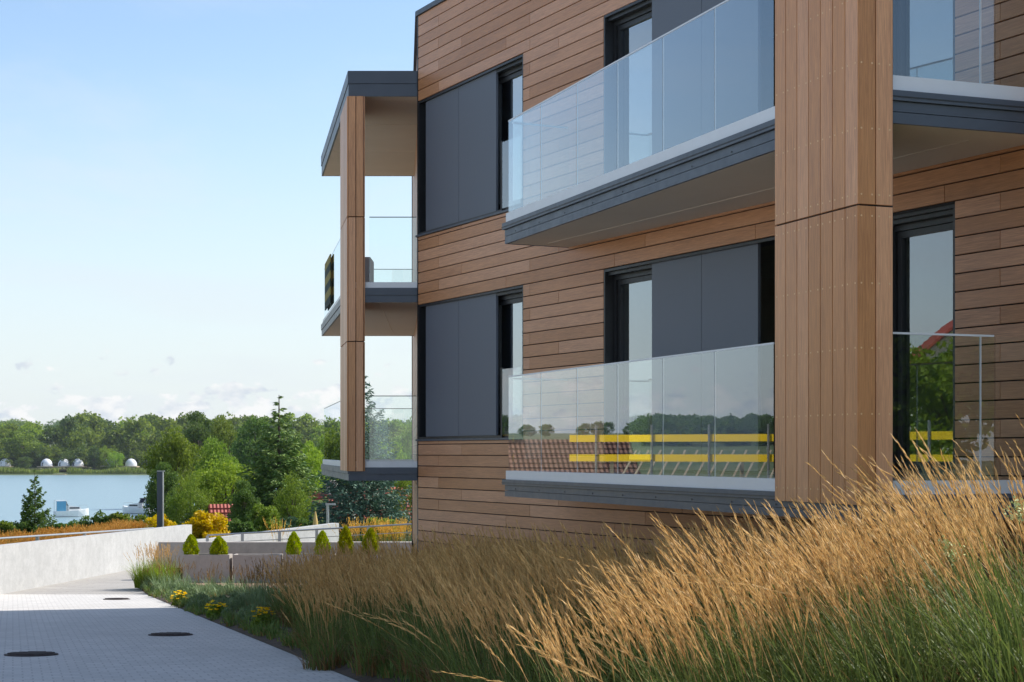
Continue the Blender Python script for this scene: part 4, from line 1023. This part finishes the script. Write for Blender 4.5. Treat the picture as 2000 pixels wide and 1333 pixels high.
boat(268, 1004, 5.8, R(160), 'motor boat with dark canopy and blue cover left of the lamp post', (plain('dark_canopy', (0.07, 0.06, 0.065), 0.8), M['blue']))

# ------------------------------------------------------------------ things left of the picture that the glass mirrors
def guard(a, c, label, zbs=(1.30, 1.76)):
    a = Vector(a); c = Vector(c); e = empty('guard_rail', (a.x, a.y, 0)); tag(e, label, 'guard rail', 'construction guard rails')
    d = c - a; n_ = 4
    for z in zbs: MB().slab((0, 0), tuple(d), 0.035, z, z + 0.165).build('board', M['yellow'], e)
    for i in range(n_):
        p = d * ((i + 0.5) / n_); zg_ = zg(a.x + p.x, a.y + p.y); q = Vector((-d.y, d.x)).normalized() * 0.06
        MB().tube([(p.x + q.x, p.y + q.y, zg_ - 0.1), (p.x + q.x, p.y + q.y, 2.15)], 0.03, 6).build('post', M['steel'], e)
guard((-13.2, 36.4), (-15.5, 31.2), 'yellow two board guard rail mirrored in the lower balcony glass')
guard((-13.4, 25.4), (-12.6, 21.6), 'yellow two board guard rail mirrored in the balcony door')
bt = empty('batten_frame', (-19.8, 37.0, zg(-19.8, 37))); tag(bt, 'stacked roof battens leaning on a frame, mirrored in the lower balcony glass', 'timber stack')
bt.rotation_euler = (0, 0, R(38))
for i in range(22):
    x = -3.6 + i * 0.33; MB().tube([(x + 0.4, -0.5, 1.9), (x - 0.5, 0.9, 3.3)], 0.035, 4).build('batten', M['timber'], bt)
for z, y in ((2.0, -0.4), (3.15, 0.8)): MB().box(-4, 4, y - 0.05, y + 0.05, z - 0.16, z - 0.05).build('beam', M['timber'], bt)
for x in (-3.5, 0, 3.5):
    for y, z in ((-0.4, 1.84), (0.8, 2.98)): MB().box(x - 0.05, x + 0.05, y - 0.04, y + 0.04, -0.2, z).build('leg', M['timber'], bt)
gable_house('house', -30.8, 59.1, 6.5, 9, -2.6, -0.7, 1.9, R(32), M['browntile'], 'house with ribbed brown tiled roof mirrored in the lower balcony glass')
gable_house('house', -58, 42.5, 13, 11, zg(-58, 42), 3.2, 7.9, R(-30), M['redtile'], 'tall house with bright red roof mirrored in the balcony door')
for i, (X, Y, h, k) in enumerate(((-18.5, 25.5, 5.6, 'b2'), (-21, 22.5, 6.4, 'b0'), (-24, 27.5, 6.0, 'b1'), (-27, 24, 6.8, 'b2'))):
    tree('leafy_tree', k, X, Y, h, 1.2, ['light green', 'mid green', 'dark slim', 'pale green'][i] + ' tree mirrored in the glass door beside the column', 'trees beside the road')
for i, (X, Y, h, k) in enumerate(((15.5, 5.5, 7, 'b0'), (21, 2, 8, 'b1'), (24, -4, 9, 'b2'))):
    tree('leafy_tree', k, X, Y, h, 1.1, ['mid green', 'dark', 'light green'][i] + ' tree mirrored in the right balcony glass', 'trees behind the camera')

# ------------------------------------------------------------------ ornamental grasses
def reed_grass(name, clumps, label, plume_mat, seed, leaf_mat=None, spik=26, plume_w=0.0105):
    """clumps: (x, y, z, height, stalks, blades, lean_x, lean_y, spread, dead)"""
    r = np.random.default_rng(seed); S = []; SM = []; Q = []; B = []; BM = []
    for (x, y, z, h, ns, nb, lx, ly, sp, dead) in clumps:
        K = 6
        a = r.uniform(0, 6.283, ns); rad = sp * 0.45 * np.sqrt(r.uniform(0, 1, ns))
        root = np.stack([x + rad * np.cos(a), y + rad * np.sin(a), np.full(ns, z)], 1)
        hh = h * np.clip(r.normal(1, 0.10, ns), 0.6, 1.15)
        ln = np.stack([lx + 0.16 * np.cos(a) * r.uniform(0, 1.2, ns) + r.normal(size=ns) * 0.10, ly + 0.16 * np.sin(a) * r.uniform(0, 1.2, ns) + r.normal(size=ns) * 0.10], 1)
        wild = r.uniform(size=ns) < 0.09; ln[wild] *= r.uniform(1.4, 2.2, (wild.sum(), 1)); ln[wild] += r.normal(size=(wild.sum(), 2)) * 0.2
        def pos(t):
            q = np.empty((ns, 3)); bend = (0.35 * t + 0.65 * t * t)[:, None] if hasattr(t, '__len__') else 0.35 * t + 0.65 * t * t
            q[:, :2] = root[:, :2] + ln * hh[:, None] * bend
            q[:, 2] = root[:, 2] + hh * (t - 0.22 * (ln ** 2).sum(1) * t * t); return q
        ts = np.linspace(0, 0.98, K); wd = r.normal(size=(ns, 3)); wd[:, 2] = 0; wd /= np.linalg.norm(wd, axis=1, keepdims=True)
        rib = np.stack([np.stack([pos(t) - wd * (0.0028 * (1.1 - 0.6 * t)), pos(t) + wd * (0.0028 * (1.1 - 0.6 * t))], 1) for t in ts], 1)
        S.append(rib); SM.append(np.where(np.arange(K - 1)[None, :] < r.uniform(1.5, 3.9, ns)[:, None], 1, 0))
        # plume: spikelets pressed upwards round the tip
        p0 = r.uniform(0.70, 0.77, ns)
        for j in range(spik):
            t = p0 + (1.0 - p0) * (j + r.uniform(0, 1, ns)) / spik; c = pos(t); ax = pos(np.minimum(t + 0.03, 1.05)) - c; ax /= np.linalg.norm(ax, axis=1, keepdims=True)
            o_ = r.normal(size=(ns, 3)); o_ -= ax * (o_ * ax).sum(1, keepdims=True); o_ /= np.linalg.norm(o_, axis=1, keepdims=True)
            f_ = np.sin(np.pi * np.clip((t - p0) / (1.02 - p0), 0.06, 1)) ** 0.7
            T = ax + o_ * 0.16; T /= np.linalg.norm(T, axis=1, keepdims=True)
            Q.append(diamonds(c + o_ * (plume_w * 0.55 * f_)[:, None] + ax * 0.01, 0.058 * r.uniform(0.7, 1.3, ns), plume_w * 0.75 * (0.45 + 0.55 * f_), T, r))
        # blades
        a = r.uniform(0, 6.283, nb); rad = sp * 0.5 * np.sqrt(r.uniform(0, 1, nb)); rb = np.stack([x + rad * np.cos(a), y + rad * np.sin(a), np.full(nb, z)], 1)
        Lb = h * np.where(r.uniform(size=nb) < 0.25, r.uniform(0.8, 1.05, nb), r.uniform(0.38, 0.80, nb)); a2 = a + r.normal(size=nb) * 0.9; out = r.uniform(0.15, 0.75, nb)
        isd = r.uniform(size=nb) < dead; Lb[isd] *= 0.55; out[isd] *= 1.3
        dx = np.cos(a2) * out + lx * 0.55; dy = np.sin(a2) * out + ly * 0.55; w0 = r.uniform(0.0045, 0.0085, nb)
        sd_ = np.stack([-np.sin(a2), np.cos(a2), np.zeros(nb)], 1); K2 = 6; rr = []
        for t in np.linspace(0, 1, K2):
            q = rb.copy(); q[:, 0] += dx * Lb * t ** 1.6; q[:, 1] += dy * Lb * t ** 1.6; q[:, 2] += Lb * (t - (0.42 * out + 0.12) * t ** 2.4)
            ww = (w0 * (1 - t ** 1.5 * 0.92))[:, None]; rr.append(np.stack([q - sd_ * ww, q + sd_ * ww], 1))
        B.append(np.stack(rr, 1)); BM.append(np.where(isd, 1, 0))
    e = empty(name, (0, 0, 0)); tag(e, label, 'grass', None, 'stuff')
    if sum(len(q) for q in S): o = link('stalks', strips_mesh('stalks', np.concatenate(S), [plume_mat, M['blade']], np.concatenate(SM)), e)
    if Q: o = link('plumes', quads_mesh('plumes', np.concatenate(Q), [plume_mat]), e); o['kind'] = 'stuff'
    o = link('blades', strips_mesh('blades', np.concatenate(B), [leaf_mat or M['blade'], M['dead']], np.concatenate(BM)), e); o['kind'] = 'stuff'
cl = []
Y = 10.0
while Y < 31:
    st = 0.48 + 0.003 * Y; e = edge_r(Y); r_ = min(-1.425 + (26.91 - Y) * 0.4912 - 0.45, 6) if Y < 26.5 else bed_in(Y) - 0.2
    X = e + (0.35 if Y > 14 else 0.2)
    while X < r_:
        x_, y_ = X + rng.normal() * 0.10, Y + rng.normal() * 0.10
        xp = CX + FPX * x_ / y_
        if (560 if Y > 23 else 480) < xp < 2160:
            h = np.interp(xp, [450, 600, 720, 850, 1000, 1250, 1430, 1500, 1700, 1800, 1900, 2000], [0.85, 0.98, 1.06, 1.22, 1.24, 1.12, 1.10, 1.20, 1.18, 1.24, 1.44, 1.62]) * rng.uniform(0.84, 1.08)
            if x_ - e < 0.6: h *= 0.86
            lean = -np.interp(xp, [550, 800, 1100, 1600, 2000], [0.05, 0.12, 0.28, 0.38, 0.36]) + rng.normal() * 0.05
            cl.append((x_, y_, bed_z(x_, y_), h, int(rng.uniform(14, 46)), 180, lean, 0.05, st, 0.28 if x_ - e > 0.9 else 0.6))
        X += st
    Y += st
print('clumps', len(cl))
reed_grass('feather_reed_grass', cl, 'tall straw coloured reed grass with green blades filling the bed below the house', M['straw'], 11)
cl = []
for i in range(48):                       # thin small grasses along the narrow end of the bed
    Y = rng.uniform(28, 45); t = rng.uniform(0.15, 0.9); X = edge_r(Y) + (bed_in(Y) - edge_r(Y)) * t
    cl.append((X, Y, bed_z(X, Y), rng.uniform(0.50, 0.72) if Y > 36 else rng.uniform(0.6, 0.9), 6, 60, -0.03, 0.0, 0.30, 0.12))
reed_grass('young_reed_grass', cl, 'thin young reed grass in the narrow far end of the bed', M['dead'], 12, M['sage'], 12, 0.014)
cl = [(px(300, 0, 45).x + dx, 45.2 + dy, zn(45) + 0.05, 1.05, 40, 620, -0.05, 0, 0.55, 0.03) for dx, dy in ((-0.25, 0), (0.12, 0.2), (0.3, -0.35))]
reed_grass('bright_grass_clump', cl, 'bright yellow green grass clump at the tip of the bed by the path', M['straw'], 13, M['leafbr'], 12, 0.016)
cl = []
for i in range(120):                      # golden grass behind the left wall
    Y = rng.uniform(45, 68); X = wall_x(Y) - rng.uniform(0.7, 3.2)
    if CX + FPX * X / Y > 275 or CX + FPX * X / Y < -60: continue
    cl.append((X, Y, -1.42 - max(0, (Y - 45)) * 0.014, rng.uniform(0.46, 0.68), 42, 40, -0.02, 0, 0.5, 0.5))
reed_grass('golden_reed_grass', cl, 'golden sunlit reed grass behind the handrail above the left wall', M['gold'], 14, None, 10, 0.03)
cl = [(px(x, 0, 56).x, 56 + rng.uniform(-0.5, 0.5), -2.0, 1.25, 34, 40, 0, 0, 0.45, 0.4) for x in (545, 690, 700, 712, 745, 752, 760, 772, 785, 797)]
reed_grass('golden_terrace_grass', cl, 'golden reed grass tufts between the planter wall and the railing', M['gold'], 15, None, 10, 0.03)
# low grey green filling plants
n = 42; Cs = []
r = np.random.default_rng(5)
for i in range(150):
    Y = r.uniform(27, 45.5); t = r.uniform(0.06, 0.95); X = edge_r(Y) + (bed_in(Y) - edge_r(Y)) * t; s = r.uniform(0.10, 0.20)
    m = 150; P = rand_dirs(m, r) * (s * r.uniform(0.3, 1, m) ** 0.5)[:, None]; P[:, 2] = np.abs(P[:, 2]) * 1.1
    Cs.append(P + np.array([X, Y, bed_z(X, Y) + 0.02]))
Cs = np.concatenate(Cs); T = rand_dirs(len(Cs), r); T[:, 2] = np.abs(T[:, 2]) + 0.5; T /= np.linalg.norm(T, axis=1, keepdims=True)
tag(link('ground_cover', quads_mesh('ground_cover', diamonds(Cs, 0.11, 0.022, T, r), [M['sage']])), 'low grey green ground cover between the young grasses', 'plants', None, 'stuff')
cl = []
for i in range(130):
    Y = 16 + 30 * rng.uniform(0, 1) ** 1.0; X = edge_r(Y) + abs(rng.normal()) * 0.22 + (0.02 if Y > 26 else 0.12)
    cl.append((X, Y, bed_z(X, Y) - 0.01, rng.uniform(0.18, 0.42), 0, 34, -0.05, 0, 0.18, 0.25))
reed_grass('edge_weeds', cl, 'small weeds and grass tufts along the edge of the paving', M['straw'], 17, M['blade'], 0)
def flowers(xp, yp, lab):
    Y = 1.5 / ((yp - HY) / FPX - 0.047) if yp > 1163 else 44.0; X = (xp - CX) / FPX * Y; z = bed_z(X, Y); r = np.random.default_rng(int(xp))
    e = empty('flower_clump', (X, Y, z)); tag(e, lab, 'flowers', 'yellow flowers along the road edge')
    m = 300; P = rand_dirs(m, r) * (0.17 * r.uniform(0.3, 1, m) ** 0.5)[:, None]; P[:, 2] = np.abs(P[:, 2]) * 1.3
    link('leaves', quads_mesh('leaves', diamonds(P, 0.09, 0.035, None, r), [M['leaf']]), e)
    C = rand_dirs(22, r) * 0.17; C[:, 2] = np.abs(C[:, 2]) * 0.9 + 0.14; V = []
    for c in C:
        for k in range(6):
            a = k * 1.047; d = np.array([math.cos(a), math.sin(a) * 0.8, 0.35]); V.append(diamonds((c + d * 0.022)[None], 0.045, 0.028, (d / np.linalg.norm(d))[None], r)[0])
    link('blossoms', quads_mesh('blossoms', np.array(V), [M['petal']]), e)
flowers(350, 1186, 'yellow flower clump farthest along the road edge')
flowers(422, 1212, 'yellow and orange flower clump in the middle of the road edge')
flowers(513, 1238, 'small yellow flower clump nearest the camera on the road edge')
# pale blossom sprigs among the grass at the right
for xp, yp, lab in ((1855, 1075, 'pale yellow blossom sprig deep in the reed grass below the door'), (1990, 1000, 'pale blossom sprig in the grass at the right edge')):
    Y = 11.2; p = px(xp, yp, Y); e = empty('blossom_sprig', (p.x, Y, bed_z(p.x, Y))); tag(e, lab, 'flowers'); r = np.random.default_rng(xp)
    hh = p.z - bed_z(p.x, Y)
    MB().tube([(0, 0, 0), (0.03, 0, hh * 0.5), (0, 0, hh)], [0.006, 0.005, 0.003], 5).build('stem', M['blade'], e)
    C = rand_dirs(150, r) * 0.10 * r.uniform(0.3, 1, 150)[:, None]; C[:, 2] += hh
    link('blossoms', quads_mesh('blossoms', diamonds(C, 0.022, 0.018, None, r), [plain('pale_petals' + str(xp), (0.62, 0.66, 0.30), 0.7)]), e)

# ------------------------------------------------------------------ air
hz = MB().box(-2600, 2600, -70, 2700, -12.5, 75).build('haze', []); hz['kind'] = 'stuff'; tag(hz, 'thin pale summer haze over the lake', 'haze')
hm = bpy.data.materials.new('haze_air'); hm.use_nodes = True; hm.node_tree.nodes.clear()
ho = hm.node_tree.nodes.new('ShaderNodeOutputMaterial'); hv = hm.node_tree.nodes.new('ShaderNodeVolumePrincipled')
hv.inputs['Color'].default_value = (0.80, 0.88, 1.0, 1); hv.inputs['Density'].default_value = 0.00006
hm.node_tree.links.new(hv.outputs[0], ho.inputs['Volume']); hz.data.materials.append(hm)
